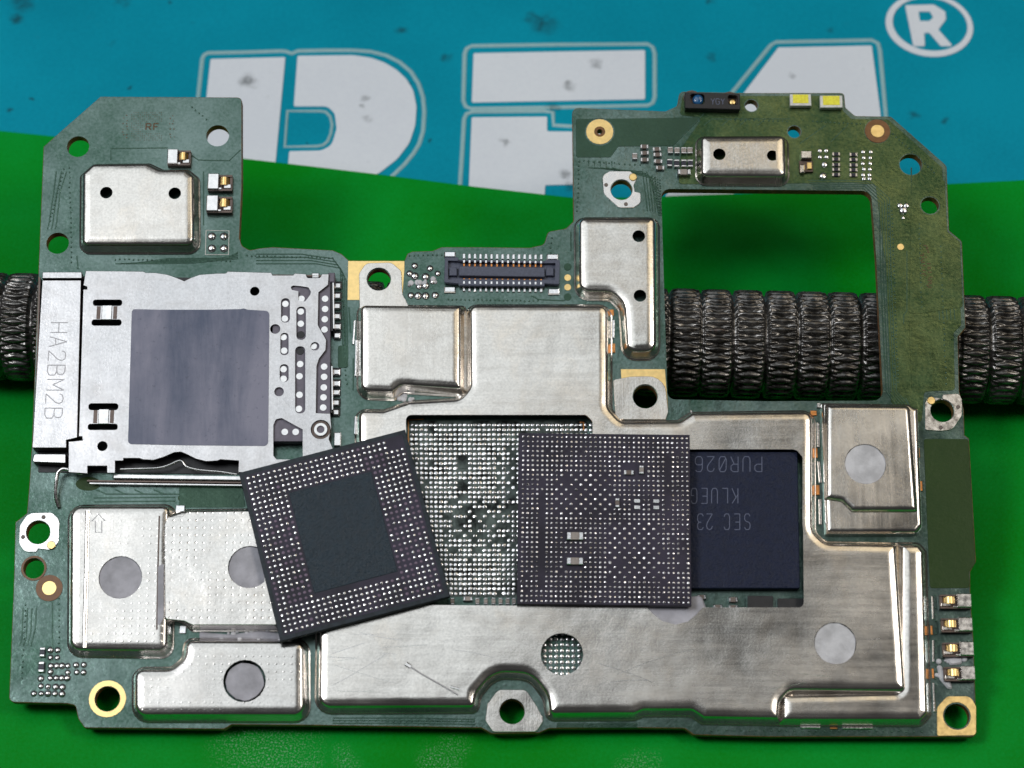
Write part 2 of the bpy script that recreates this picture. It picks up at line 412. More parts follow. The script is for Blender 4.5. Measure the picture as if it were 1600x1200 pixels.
def tube(name, pts, r, mat, parent, n=8):
    V, F = [], []
    pts = [Vector(p) for p in pts]
    for i, p in enumerate(pts):
        d = (pts[min(i + 1, len(pts) - 1)] - pts[max(i - 1, 0)]).normalized()
        a = d.cross(Vector((0, 0, 1))); a = a.normalized() if a.length > 1e-4 else Vector((1, 0, 0)); b = a.cross(d)
        for j in range(n):
            t = 2 * math.pi * j / n; q = p + a * r * math.cos(t) + b * r * math.sin(t); V.append(tuple(q))
    for i in range(len(pts) - 1):
        for j in range(n): F.append((i * n + j, i * n + (j + 1) % n, (i + 1) * n + (j + 1) % n, (i + 1) * n + j))
    F.append(tuple(range(n))[::-1]); F.append(tuple(range((len(pts) - 1) * n, len(pts) * n)))
    return mk(name, V, F, mat, parent, None, 60)
def smoothline(pts, k=6):
    out = []
    for i in range(len(pts) - 1):
        p0, p1, p2, p3 = (Vector(pts[max(0, min(len(pts) - 1, i + j))]) for j in (-1, 0, 1, 2))
        for s_ in range(k):
            t = s_ / k
            out.append(tuple(0.5 * ((2 * p1) + (p2 - p0) * t + (2 * p0 - 5 * p1 + 4 * p2 - p3) * t * t + (3 * p1 - p0 - 3 * p2 + p3) * t ** 3)))
    out.append(tuple(pts[-1])); return out
STROKE = {
 'H': [[(0, 0), (0, 1)], [(.6, 0), (.6, 1)], [(0, .5), (.6, .5)]],
 'A': [[(0, 0), (.3, 1), (.6, 0)], [(.11, .36), (.49, .36)]],
 '2': [[(0, .78), (.08, .94), (.28, 1), (.5, .94), (.58, .75), (.5, .55), (0, 0), (.6, 0)]],
 'B': [[(0, 0), (0, 1), (.38, 1), (.55, .9), (.55, .62), (.38, .53), (0, .53)], [(.38, .53), (.6, .42), (.6, .12), (.42, 0), (0, 0)]],
 'M': [[(0, 0), (0, 1), (.32, .35), (.64, 1), (.64, 0)]],
 'P': [[(0, 0), (0, 1), (.4, 1), (.58, .88), (.58, .62), (.4, .5), (0, .5)]],
 'U': [[(0, 1), (0, .18), (.12, 0), (.46, 0), (.58, .18), (.58, 1)]],
 'R': [[(0, 0), (0, 1), (.4, 1), (.58, .88), (.58, .62), (.4, .5), (0, .5)], [(.32, .5), (.6, 0)]],
 '0': [[(.12, 0), (.46, 0), (.58, .18), (.58, .82), (.46, 1), (.12, 1), (0, .82), (0, .18), (.12, 0)], [(.05, .12), (.53, .88)]],
 '6': [[(.55, .9), (.42, 1), (.14, 1), (0, .82), (0, .15), (.14, 0), (.44, 0), (.58, .15), (.58, .42), (.44, .55), (.1, .55), (0, .45)]],
 'K': [[(0, 0), (0, 1)], [(.58, 1), (0, .42)], [(.2, .6), (.6, 0)]],
 'L': [[(0, 1), (0, 0), (.55, 0)]],
 'E': [[(.58, 1), (0, 1), (0, 0), (.58, 0)], [(0, .52), (.48, .52)]],
 'G': [[(.58, .82), (.46, 1), (.12, 1), (0, .82), (0, .18), (.12, 0), (.46, 0), (.58, .18), (.58, .48), (.32, .48)]],
 'S': [[(.58, .85), (.44, 1), (.14, 1), (0, .86), (0, .64), (.14, .53), (.44, .47), (.58, .35), (.58, .14), (.44, 0), (.14, 0), (0, .15)]],
 'C': [[(.58, .82), (.46, 1), (.12, 1), (0, .82), (0, .18), (.12, 0), (.46, 0), (.58, .18)]],
 '3': [[(0, .85), (.14, 1), (.44, 1), (.58, .86), (.58, .65), (.44, .53), (.22, .53)], [(.44, .53), (.58, .4), (.58, .14), (.44, 0), (.14, 0), (0, .15)]],
 'F': [[(.58, 1), (0, 1), (0, 0)], [(0, .52), (.46, .52)]],
 'Y': [[(0, 1), (.3, .5), (.6, 1)], [(.3, .5), (.3, 0)]],
 ' ': []}
def strokes(text, origin, along, upv, adv, sw, z, mat, parent, name='lettering', hgt=0.0012, wd=1.0):
    """single-line lettering; origin, along (one letter height), upv in board cm"""
    V, F = [], []; ox, oy = origin
    for i, ch in enumerate(text):
        for pl in STROKE[ch]:
            pts = []
            for a, b in pl:
                a2 = a * wd + i * adv
                pts.append((ox + along[0] * a2 + upv[0] * b, oy + along[1] * a2 + upv[1] * b))
            for n_ in range(len(pts) - 1): strip(V, F, pts[n_:n_ + 2], sw, z, z + hgt + 2e-5 * (n_ % 4))
    return mk(name, V, F, mat, parent)
def empty(name, mat=None):
    o = bpy.data.objects.new(name, None); o.empty_display_size = 0.2; COL.objects.link(o)
    if mat is not None: o.matrix_world = mat
    return o
def tag(o, label, cat, group=None):
    o['label'] = label; o['category'] = cat
    if group: o['group'] = group
# ================================================================ the setting: green sheet over a teal mat
ZT = -0.03
edge_px = [(-260, 178), (0, 204), (68, 211), (190, 224), (378, 247), (500, 261), (600, 273), (740, 291), (900, 309), (1000, 308), (1100, 304), (1230, 300), (1360, 294), (1483, 287), (1600, 281), (1860, 268)]
edge = [G(x, y, 0) for x, y in edge_px]
green_poly = [(edge[0][0] - 6, edge[0][1] + 0.9)] + edge + [(edge[-1][0] + 6, edge[-1][1] + 0.3), (17, -14), (-17, -14)]
m, nt, b = new_mat('green silicone'); k = N(nt); v = k.coord()
c = k.mix(k.rng(k.math('ADD', k.math('MULTIPLY', k.noise(v, 0.5, 4), 0.75), k.math('MULTIPLY', k.noise(v, 38, 3), 0.25)), 0.40, 0.60), (0.0005, 0.245, 0.008), (0.001, 0.32, 0.034))
pw = spots(k, v, [(*G(420, 1176), 0.5), (*G(380, 1164), 0.35), (*G(690, 1190), 0.25), (*G(1000, 1192), 0.2), (*G(545, 1188), 0.16), (*G(470, 1196), 0.2)], 0.2, 3.0)
pw = k.math('MULTIPLY', pw, k.rng(k.noise(v, 70, 4, 0.7), 0.52, 0.66))
c = k.mix(k.math('MULTIPLY', pw, 0.7), c, (0.35, 0.55, 0.42))
dk = k.rng(k.noise(k.map(v, loc=(4, 1, 0)), 9, 6, 0.75), 0.69, 0.76, 0, 0.6)
lt = k.rng(k.noise(k.map(v, loc=(7, 3, 0)), 26, 3, 0.7), 0.76, 0.80, 0, 0.5)
c = k.mix(lt, c, (0.20, 0.42, 0.26))
c = k.mix(dk, c, (0.002, 0.03, 0.004))
k.l(c, b.inputs['Base Color']); b.inputs['Roughness'].default_value = 0.5; b.inputs['Specular IOR Level'].default_value = 0.08
k.l(k.bump(k.noise(v, 34, 4, 0.65), 0.4, 0.008), b.inputs['Normal']); M['green'] = m
o = plate('work_mat', green_poly, ZT + 0.0005, 0.0, M['green'], None, bevel=0.004); o['kind'] = 'structure'
tag(o, 'plain green silicone sheet under the circuit board', 'work mat')
def GT(x, y, z=ZT): return G(x, y, ZT)
smudge = [(35, 5, 34), (27, 28, 20), (190, 3, 24), (265, 2, 10), (178, 68, 11), (387, 128, 24), (630, 48, 17), (852, 38, 40), (836, 30, 26), (570, 155, 12), (576, 185, 16), (566, 168, 9), (865, 168, 19), (890, 136, 18),
          (885, 274, 16), (890, 290, 16), (674, 220, 8), (300, 36, 9), (200, 138, 7), (48, 155, 6), (13, 172, 8), (640, 130, 6), (1426, 180, 15), (1300, 46, 12), (1110, 3, 12), (1112, 90, 16), (698, 92, 12), (1475, 190, 12), (1238, 118, 9), (480, 226, 5), (790, 222, 14), (930, 100, 18)]
SMUDGE = [(*GT(x, y), r * PX * 0.9) for x, y, r in smudge]
def mat_print(name, c1, c2, rough):
    m, nt, b = new_mat(name); k = N(nt); v = k.coord()
    c = k.mix(k.rng(k.math('ADD', k.math('MULTIPLY', k.noise(v, 0.45, 4), 0.7), k.math('MULTIPLY', k.noise(v, 30, 4), 0.3)), 0.40, 0.60), c1, c2)
    s_ = k.math('MULTIPLY', spots(k, v, SMUDGE, 0.07, 9.0), k.rng(k.noise(v, 5, 5, 0.7), 0.34, 0.62))
    c = k.mix(k.math('MULTIPLY', s_, 0.75), c, (0.012, 0.02, 0.02))
    fine = k.rng(k.noise(k.map(v, loc=(2, 5, 0)), 5.5, 6, 0.75), 0.64, 0.80, 0, 0.22)
    c = k.mix(fine, c, (0.05, 0.09, 0.10))
    k.l(c, b.inputs['Base Color']); b.inputs['Roughness'].default_value = rough; b.inputs['Specular IOR Level'].default_value = 0.12
    k.l(k.bump(k.noise(v, 40, 4), 0.08, 0.004), b.inputs['Normal']); return m
M['teal'] = mat_print('teal silicone', (0.001, 0.27, 0.40), (0.002, 0.33, 0.48), 0.42)
M['print'] = mat_print('white print', (0.74, 0.79, 0.88), (0.80, 0.85, 0.93), 0.5)
M['ridge'] = mat_print('pale moulded rim', (0.30, 0.52, 0.57), (0.38, 0.60, 0.64), 0.3)
teal = plate('repair_mat', [(-17, -14), (17, -14), (17, 20), (-17, 20)], -0.28, ZT, M['teal'], None, bevel=0.01)
tag(teal, 'teal repair mat with white block lettering, behind the circuit board', 'repair mat')
def letter(name, pts, holes=(), r=3):
    plate(name, roundp(pts, 0, GT, r), ZT + 0.0006, ZT + 0.010, M['print'], teal, [roundp(h, 0, GT, 2) for h in holes], 0.003)
letter('letter_p', [(329, 93), (446, 90), (431, 252), (424, 325), (304, 325)])
letter('letter_p', [(465, 88), (552, 87, 60), (580, 91, 60), (602, 99, 60), (620, 110, 60), (635, 124, 60), (646, 142, 60), (651, 167, 60), (649, 196, 60), (640, 224, 60), (621, 249, 60), (593, 271, 60), (560, 287), (447, 296), (452, 237), (502, 236, 25), (518, 228, 25), (526, 202, 25), (523, 178, 16), (512, 167, 16), (459, 167)])
letter('letter_f', [(740, 84), (1008, 79), (1008, 156), (737, 161)])
letter('letter_f', [(737, 184), (855, 183), (855, 206), (985, 207), (985, 288), (852, 290), (850, 330), (731, 330)])
letter('letter_a', [(1216, 75), (1362, 72), (1376, 180), (1388, 312), (1296, 312), (1292, 190), (1228, 190), (1140, 312), (1036, 312)])
letter('registered_mark', [(1414, 9), (1459, 8, 6), (1477, 19, 6), (1478, 31, 6), (1466, 47), (1489, 73), (1470, 73), (1452, 52), (1444, 52), (1445, 73), (1427, 73)], [[(1435, 19), (1453, 19), (1458, 28), (1452, 34), (1437, 34)]])
def ell(cx, cy, a, b_, tilt, n=40):
    return [(cx + a * math.cos(t) * math.cos(tilt) - b_ * math.sin(t) * math.sin(tilt), cy + a * math.cos(t) * math.sin(tilt) + b_ * math.sin(t) * math.cos(tilt)) for t in [2 * math.pi * i / n for i in range(n)]]
plate('registered_ring', roundp(ell(1452, 40, 69, 49, 0.16), 0, GT), ZT + 0.0006, ZT + 0.010, M['print'], teal, [roundp(ell(1453, 39, 59, 41, 0.16), 0, GT)], 0.003)
def rim(pts, closed=False, wpx=8):
    q = [GT(x, y) for x, y in pts]
    V, F = [], []; strip(V, F, q, wpx * PX, ZT + 0.0004, ZT + 0.013, closed); mk('letter_rim', V, F, M['ridge'], teal, None, 70)
rim([(302, 225), (310, 149), (316, 92), (319, 86), (325, 83), (380, 82), (440, 80), (448, 81), (456, 84), (465, 80), (510, 79), (552, 79), (580, 81), (604, 87), (624, 97), (642, 112), (654, 131), (661, 152), (663, 175), (661, 205), (655, 225), (646, 240), (632, 257), (612, 276), (590, 295)])
rim([(449, 174), (500, 174), (509, 175), (516, 182), (519, 195), (517, 209), (512, 221), (505, 227), (496, 229), (445, 230)], True, 6)
rim([(726, 84), (729, 76), (737, 72), (870, 70), (1012, 69), (1020, 74), (1023, 84), (1023, 152), (1020, 161), (1012, 165), (870, 168), (736, 170), (728, 167), (724, 158)], True)
rim([(716, 330), (722, 240), (725, 186), (729, 178), (738, 175), (850, 174), (864, 176), (865, 196), (900, 198), (990, 198)])
rim([(1100, 200), (1147, 141), (1204, 71), (1212, 66), (1362, 63), (1372, 68), (1375, 80), (1384, 180), (1392, 300)])
# ================================================================ knurled rod the board leans on
RR = 0.425
a_, b_ = Vector((*G(0, 510, RR), RR)), Vector((*G(1600, 548, RR), RR))
ax = (b_ - a_).normalized(); mid = (a_ + b_) / 2; LEN = 14.0
nx, na = 950, 306
xs = np.linspace(-LEN / 2, LEN / 2, nx); th = np.linspace(0, 2 * np.pi, na, endpoint=False)
X, T = np.meshgrid(xs, th, indexing='ij')
pitch = 0.247
ph = (X / pitch) % 1.0
rng = np.random.RandomState(3)
wob = rng.rand(120)[np.clip(np.floor(X / pitch).astype(int) + 60, 0, 119)]
nt_ = 36
def tri(a): return np.abs(((a) % 1.0) - 0.5) * 2
seg = np.floor(X / pitch)
k1 = tri(nt_ * T / (2 * np.pi) + (ph - .5) + 0.13 * wob); k2 = tri(nt_ * T / (2 * np.pi) - (ph - .5) + 0.13 * wob)
ee = np.abs(2 * ph - 1)
kn = np.clip((tri(nt_ * T / (2 * np.pi) + 0.37 * wob) - 0.06 - 0.72 * ee ** 1.25) / 0.5, 0, 1)
kn = np.maximum(kn, 0.8 * np.clip((tri(nt_ * T / (2 * np.pi) + 0.37 * wob + 0.5) - 0.06 - 0.95 * (1 - ee)) / 0.5, 0, 1))
gro = np.clip((np.minimum(ph, 1 - ph) - 0.03) / 0.03, 0, 1); gro = gro * gro * (3 - 2 * gro)
nz_ = rng.rand(nx, na); nz_ = (nz_ + np.roll(nz_, 1, 0) + np.roll(nz_, 1, 1) + np.roll(np.roll(nz_, 1, 0), 1, 1)) / 4
Rr = RR - 0.048 + 0.034 * kn * gro + 0.014 * gro + 0.0006 * (nz_ - 0.5)
verts = np.stack([X, Rr * np.cos(T), Rr * np.sin(T)], -1).reshape(-1, 3)
idx = np.arange(nx * na).reshape(nx, na); nxt = np.roll(idx, -1, 1)
fc = np.stack([idx[:-1], nxt[:-1], nxt[1:], idx[1:]], -1).reshape(-1, 4)
m, nt, b = new_mat('blackened steel'); k = N(nt); v = k.coord()
wear = k.rng(k.noise(v, 9, 5, 0.7), 0.40, 0.75)
k.l(k.mix(wear, (0.06, 0.056, 0.052), (0.26, 0.25, 0.245)), b.inputs['Base Color']); b.inputs['Metallic'].default_value = 0.85
rust = k.rng(k.noise(k.map(v, loc=(9, 0, 0)), 4, 5, 0.7), 0.66, 0.76, 0, 0.6)
k.l(k.mix(rust, k.mix(wear, (0.06, 0.056, 0.052), (0.26, 0.25, 0.245)), (0.16, 0.07, 0.05)), b.inputs['Base Color'])
k.l(k.rng(k.noise(v, 20, 4), 0.3, 0.7, 0.22, 0.36), b.inputs["Roughness"])
k.l(k.bump(k.noise(v, 18, 3, 0.6), 0.18, 0.012), b.inputs['Normal'])
rod = mk('knurled_rod', verts.tolist(), fc.tolist(), m, None, None, 180)
rod.matrix_world = Matrix.Translation(mid) @ Vector((1, 0, 0)).rotation_difference(ax).to_matrix().to_4x4()
tag(rod, 'black knurled metal rod running under the circuit board', 'rod')
# ================================================================ the circuit board
board = empty('circuit_board', MB)
tag(board, 'green phone circuit board with silver shield cans leaning on the black rod', 'circuit board')
TB = 0.085
outline = [(157, 151), (378, 152, 8), (378, 290), (374, 372, 4), (378, 384, 6), (390, 391, 8), (405, 388), (426, 386), (520, 391), (534, 397), (545, 407), (632, 407), (637, 396), (644, 393), (676, 392), (690, 386), (742, 386), (828, 387, 5), (850, 382, 8), (856, 362, 8), (884, 357, 6), (896, 346, 5),
           (894, 168, 10), (1040, 174, 6), (1058, 166, 8), (1062, 143, 8), (1160, 145), (1319, 145, 6), (1321, 168, 6), (1336, 181, 8), (1392, 182, 6), (1479, 259, 10), (1483, 360, 4), (1503, 377, 5), (1509, 512, 5), (1497, 526, 5), (1499, 612, 4), (1506, 640), (1507, 680), (1514, 685, 4), (1517, 735), (1525, 878, 4), (1516, 893, 4), (1516, 930), (1521, 1000), (1526, 1151, 8),
           (1200, 1151), (1084, 1148, 6), (1070, 1138, 6), (1000, 1137), (858, 1138), (842, 1145, 5), (768, 1146, 5), (752, 1137, 5), (485, 1133), (362, 1132), (350, 1139), (132, 1137, 6), (122, 1122, 4), (118, 1102, 6), (104, 1099), (14, 1097, 9), (22, 900), (24, 816, 4), (42, 802, 4), (46, 755), (50, 690), (60, 425), (68, 229, 3)]
win = [(1033, 295, 14), (1361, 298, 16), (1369, 400), (1380, 626, 16), (1200, 627), (1043, 624, 12)]
thru = [(122, 229, 18), (340, 212, 18.5), (90, 380, 18), (592, 437, 18.5), (60, 832, 18.5), (53, 888, 16), (168, 1092, 19), (800, 1112, 19), (1495, 1119, 19), (1008, 620, 19), (1472, 642, 18), (971, 297, 17), (1423, 257, 18), (1453, 321, 14.5), (1241, 206, 10.5), (1174, 165, 10.5), (937, 206, 4.5)]
holes = [roundp(win)] + [circ(x, y, r) for x, y, r in thru]
sub = plate('substrate', roundp(outline), -TB, 0.0, (M['mask'], M['edge']), board, holes, 0.004, smooth=30)
Z1 = 0.0035
def pour(pts, mat='mask', hs=(), z=Z1, r=4):
    plate('copper_pour', roundp(pts, 0, P, r), 0.0004, z, M[mat], board, [circ(x, y, q) for x, y, q in hs], 0.0015, False)
pour([(914, 186), (1078, 184), (1098, 180), (1062, 218), (1052, 228), (966, 229), (954, 246), (900, 246), (900, 186)], 'mask_dark', [(937, 206, 24)])
pour([(1443, 686), (1513, 686), (1524, 880), (1514, 894), (1515, 919), (1453, 919)], 'mask_olive')
def armhole(l): return [q for q in l]
pour([(1066, 150), (1312, 150), (1316, 172), (1330, 186), (1388, 187), (1472, 262), (1477, 362), (1496, 380), (1502, 508), (1490, 520), (1492, 610), (1444, 612), (1440, 660), (1424, 660), (1392, 628), (1384, 420), (1368, 288), (1330, 286), (1060, 288), (1064, 232), (1098, 184), (1062, 180)], 'mask_warm_sheen',
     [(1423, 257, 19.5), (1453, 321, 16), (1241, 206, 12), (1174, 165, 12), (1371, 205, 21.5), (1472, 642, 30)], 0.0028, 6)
pour([(640, 657), (918, 657), (918, 935), (640, 932)], 'tinned', (), 0.0003 + 0.0002)
pour([(1248, 228), (1365, 228), (1372, 232), (1386, 250), (1386, 300), (1366, 280), (1248, 280)], 'mask_warm_sheen', (), 0.0052)
pour([(1424, 280), (1476, 282), (1480, 362), (1500, 378), (1504, 480), (1440, 490), (1420, 490)], 'mask_warm_sheen', [(1453, 321, 22)], 0.0052)
pour([(1420, 502), (1448, 502), (1449, 534), (1456, 536), (1460, 605), (1424, 605)], 'mask_warm_sheen', (), 0.0046)
pour([(280, 757), (378, 757), (384, 793), (280, 793)], 'mask_dark')
pour([(528, 540), (544, 540), (544, 575), (528, 575)], 'mask_dark')
# traces under the mask
tr = []
for q in range(5):
    tr.append([(1262 + 3 * q, 282 + 3.2 * q), (1358 - 2 * q, 282 + 3.2 * q), (1390 - 4 * q, 310 + 2 * q), (1392 - 4 * q, 420), (1398 - 4 * q, 560), (1401 - 4 * q, 612), (1418 - 4 * q, 630 + q), (1419 - 4 * q, 643)])
tr += [[(173, 250), (173, 232), (262, 231)], [(120, 400), (122, 420)], [(300, 243), (310, 250), (358, 251), (376, 234)], [(318, 268), (318, 352)], [(82, 940), (82, 1014)], [(1424, 262), (1424, 338)], [(1417, 392), (1417, 486), (1412, 492), (1412, 506)],
       [(830, 462), (842, 468), (880, 470), (890, 464)], [(892, 362), (892, 392)], [(146, 778), (274, 777), (274, 783), (148, 784)], [(1016, 280), (1030, 335)], [(1010, 268), (1026, 300)], [(1415, 622), (1424, 640)], [(536, 470), (540, 560)], [(545, 480), (548, 520)], [(552, 560), (552, 610)],
       [(1290, 196), (1250, 224)], [(1325, 195), (1298, 222)], [(1100, 178), (1062, 216)]]
for q in range(3): tr.append([(88 + 8 * q, 268), (84 + 5 * q, 300), (76 + 6 * q, 352), (74 + 6 * q, 358)])
for q in range(5): tr.append([(180 + 8 * q, 412), (230 + 8 * q, 412 - 2 * q), (300 + 14 * q, 411 - 2 * q), (372, 404 - 2.6 * q)])
for q in range(4): tr.append([(400, 397 + 5 * q), (470 + 8 * q, 397 + 5 * q), (520 + 4 * q, 404 + 5 * q), (532 + 3 * q, 420 + 6 * q), (536 + 2.5 * q, 560)])
for q in range(4): tr.append([(36 + 7 * q, 950), (34 + 7 * q, 1000 - 6 * q), (30 + 6 * q, 1010)])
for q in range(5): tr.append([(1436 + 7 * q, 345), (1437 + 7 * q, 380 + 4 * q), (1462 + 6 * q, 408 + 4 * q), (1468 + 6 * q, 500)])
for q in range(5): tr.append([(920 + 9 * q, 252), (920 + 9 * q, 262), (1004 + 5 * q, 268 + 3 * q), (1012 + 4 * q, 330)])
for q in range(4): tr.append([(1100 + 28 * q, 196), (1112 + 28 * q, 186), (1150 + 28 * q, 186)])
for q in range(3): tr.append([(520, 1122 + 4 * q), (640, 1122 + 4 * q), (742, 1124 + 4 * q)])
for q in range(3): tr.append([(870, 1131 + 2.5 * q), (996, 1131 + 2.5 * q)])
for q in range(4): tr.append([(150 + 30 * q, 765), (166 + 30 * q, 772), (200 + 30 * q, 772)])
ribbon('trace', tr, 2.0, 0.003, M['trace'], board, z=0.0006)
ribbon('pad_outline', [[(322, 360), (358, 361), (357, 398), (321, 398)]], 1.8, 0.004, M['led_white'], board, z=0.0006, closed=True)
# ---- plated pads and rings
def rpad(name, x, y, r, hole, mat, z=0.005, parent=board):
    return plate(name, circ(x, y, r), 0.0004, z, M[mat], parent, [circ(x, y, hole)] if hole else [], 0.0012, False)
rpad('gold_ring', 168, 1092, 28, 19.5, 'gold'); rpad('gold_ring', 937, 206, 22, 9, 'gold')
rpad('bare_ring', 937, 206, 8.6, 4.6, 'ring')
for x, y in ((77, 919), (1371, 205)):
    rpad('bare_ring', x, y, 20.5, 11.4, 'ring'); rpad('gold_pad', x, y, 11, 0, 'gold')
rpad('bare_ring', 53, 888, 19.5, 16.3, 'ring')
for x, y, r in ((887, 434, 5.5), (887, 449, 5.5), (1407, 386, 5.5)): rpad('gold_pad', x, y, r, 0, 'gold')
rpad('test_pad', 887, 417, 6, 0, 'mask_dark'); rpad('test_pad', 887, 464, 6, 0, 'mask_dark')
plate('gold_pad', roundp([(1464, 1150, 3), (1464, 1105, 14), (1480, 1088, 10), (1516, 1088, 12), (1525, 1104, 8), (1525, 1149, 6)]), 0.0004, 0.006, M['gold'], board, [circ(1495, 1119, 21)], 0.0015, False)
plate('gold_pad', roundp([(544, 408), (632, 408), (632, 420), (629, 462), (560, 469), (543, 469)]), 0.0004, 0.004, M['gold'], board, [circ(592, 437, 20)], 0.001, False)
plate('gold_pad', roundp([(970, 577), (1039, 577), (1044, 640), (1036, 650), (975, 650)]), 0.0004, 0.004, M['gold'], board, [circ(1008, 620, 20)], 0.001, False)
# silver screw lands with their small gold tips
def land(cx, cy, pts, dots, gold, hr):
    o = plate('screw_land', roundp(pts), 0.0004, 0.010, M['steel'], board, [circ(cx, cy, hr)], 0.003, False)
    for x, y in dots: plate('rivet', circ(x, y, 3.2, 0.01, n=12), 0.010, 0.016, M['ceramic'], o, (), 0.003)
    x, y = gold; plate('gold_tip', circ(x, y, 6.5, 0.01, n=16), 0.0104, 0.017, M['gold'], o, (), 0.004)
land(60, 832, [(31, 822, 12), (44, 802, 16), (82, 801, 12), (93, 812, 12), (91, 850, 10), (78, 860, 6), (60, 858), (57, 863, 4), (38, 863, 14), (30, 850, 14)], [(68, 808), (36, 839)], (80, 852), 19)
land(971, 297, [(941, 275, 10), (952, 268, 8), (985, 268, 8), (996, 279, 7), (990, 290, 4), (992, 300), (1001, 302, 4), (1001, 318, 8), (990, 325, 8), (966, 325, 16), (943, 304, 14)], [(947, 289), (978, 319)], (989, 277), 18)
land(1472, 642, [(1445, 672, 10), (1445, 630, 6), (1450, 620, 6), (1464, 622, 3), (1472, 624), (1472, 617, 3), (1498, 615, 7), (1503, 625, 6), (1503, 650, 18), (1488, 672, 14), (1470, 674), (1452, 673, 8)], [(1497, 636), (1470, 668)], (1455, 626), 19)
# ================================================================ shield cans
H = 0.12
def hc(x, y, r, h=H): return circ(x, y, r, h)
def can(pts, mat, hs=(), h=H, name='shield_can', prof=None): return shell(name, rawp(pts), prof or canprof(h), M[mat], board, hs)
def paste(x, y, r, parent, mat='paste', h=H, dz=0.010):
    V, F = [], []; c = P(x, y, h); n = 28; q = [(c[0] + (r + random.uniform(-1.2, 0.8)) * PX * math.cos(2 * math.pi * i / n), c[1] + (r + random.uniform(-1.2, 0.8)) * PX * math.sin(2 * math.pi * i / n)) for i in range(n)]
    return plate('thermal_paste', q, h - 0.03, h - dz, M[mat], parent, (), 0.004, False)
s1 = can([(125, 276, 10), (146, 257, 12), (235, 256, 10), (256, 266, 12), (296, 266, 14), (313, 280, 14), (314, 398, 20), (124, 398, 18)], 'can', [hc(166, 301, 10), hc(273, 302, 10)])
s3 = can([(557, 476, 16), (729, 478, 8), (729, 622, 10), (630, 616, 4), (617, 627, 5), (557, 625, 22)], 'can', ())
plate('screw_tab', roundp([(562, 482), (561, 428, 12), (572, 412, 12), (612, 411, 14), (627, 424, 8), (629, 460, 8), (640, 482)]), 0.006, 0.014, M['can'], s3, [circ(592, 437, 19.5)], 0.003)
s5 = can([(896, 340, 20), (1031, 340, 18), (1032, 564, 24), (971, 564, 24), (966, 486, 14), (952, 471, 14), (897, 470, 24)], 'can_h', [hc(998, 369, 10), hc(1000, 462, 10)], prof=canprof(H))
s10 = can([(1086, 214, 16), (1232, 213, 16), (1234, 292, 18), (1086, 291, 18)], 'can', [hc(1124, 241, 10), hc(1207, 243, 9)], prof=canprof(H))
# big can: a low ledge along the right and bottom, the plateau above it
bigpts = [(726, 476, 20), (957, 476, 22), (957, 640, 12), (972, 657, 12), (1058, 657, 10), (1078, 644, 10), (1275, 641, 22), (1275, 832, 18), (1290, 846, 12), (1436, 848, 14), (1448, 862, 8), (1455, 1120, 14), (1440, 1136, 14),
          (1096, 1133, 8), (1078, 1121, 8), (1006, 1121, 8), (992, 1127, 8), (852, 1128, 16), (848, 1094, 26), (826, 1064, 30), (776, 1062, 30), (752, 1090, 26), (748, 1116, 14), (491, 1117, 26), (496, 780, 10), (554, 766, 10), (554, 639, 18), (600, 640, 6), (640, 626, 8), (716, 622, 12), (727, 608, 12)]
wpts = [(634, 648, 9), (916, 648, 9), (926, 658, 9), (926, 702, 2), (1244, 702, 12), (1254, 714, 6), (1256, 949, 8), (1098, 949, 3), (1088, 960), (1075, 971), (1056, 976), (1034, 970), (1020, 959), (1010, 948, 3), (640, 945, 6)]
HL = 0.085
wpoly = roundp(wpts, H)
# plateau outline follows the can except round the ledge
plat = [(726, 476, 20), (957, 476, 22), (957, 640, 12), (972, 657, 12), (1058, 657, 10), (1078, 644, 10), (1275, 641, 22), (1275, 832, 18), (1290, 846, 12), (1404, 848, 6), (1420, 1092, 16), (1236, 1090, 12), (1224, 1102, 8), (1221, 1135, 4),
        (1096, 1133, 8), (1078, 1121, 8), (1006, 1121, 8), (992, 1127, 8), (852, 1128, 16), (848, 1094, 26), (826, 1064, 30), (776, 1062, 30), (752, 1090, 26), (748, 1116, 14), (491, 1117, 26), (496, 780, 10), (554, 766, 10), (554, 639, 18), (600, 640, 6), (640, 626, 8), (716, 622, 12), (727, 608, 12)]
pp = rawp(plat)
hl = [wpoly, hc(878, 1022, 32, H), hc(1305, 1005, 32, H)]
bigcan = shell('shield_can', pp, canprof(H), M['can_h'], board, hl)
# the ledge is a lower pressed step; the strip outside the plateau shows
lpts = [(1398, 847.4, 4), (1436, 847.5, 14), (1448, 862, 8), (1455, 1120, 14), (1440, 1136, 14), (1214, 1135.6, 4), (1214, 1082, 4), (1398, 1078, 4)]
shell('pressed_ledge', rawp(lpts), canprof(HL, rad=0.03), M['can_h'], bigcan)
plate('screw_tab', roundp([(762, 1100, 6), (778, 1078, 12), (822, 1078, 12), (836, 1100, 8), (850, 1126, 8), (838, 1144, 6), (770, 1144, 6), (758, 1126, 8)]), 0.004, 0.014, M['can'], bigcan, [circ(800, 1112, 19.5)], 0.003)
plate('screw_tab', roundp([(958, 594, 4), (985, 589, 8), (1038, 588, 30), (1044, 644, 4), (1040, 656, 2), (962, 656)]), 0.006, 0.014, M['can'], bigcan, [circ(1008, 620, 20)], 0.003)
paste(1305, 1005, 32, bigcan, 'paste_white')
pz = plate('thermal_paste', roundp([(1005, 950), (1020, 938), (1096, 930), (1104, 950), (1092, 966), (1070, 982), (1050, 982), (1026, 972)], H - 0.02, P, 8), H - 0.05, H - 0.022, M['paste'], bigcan, (), 0.01)
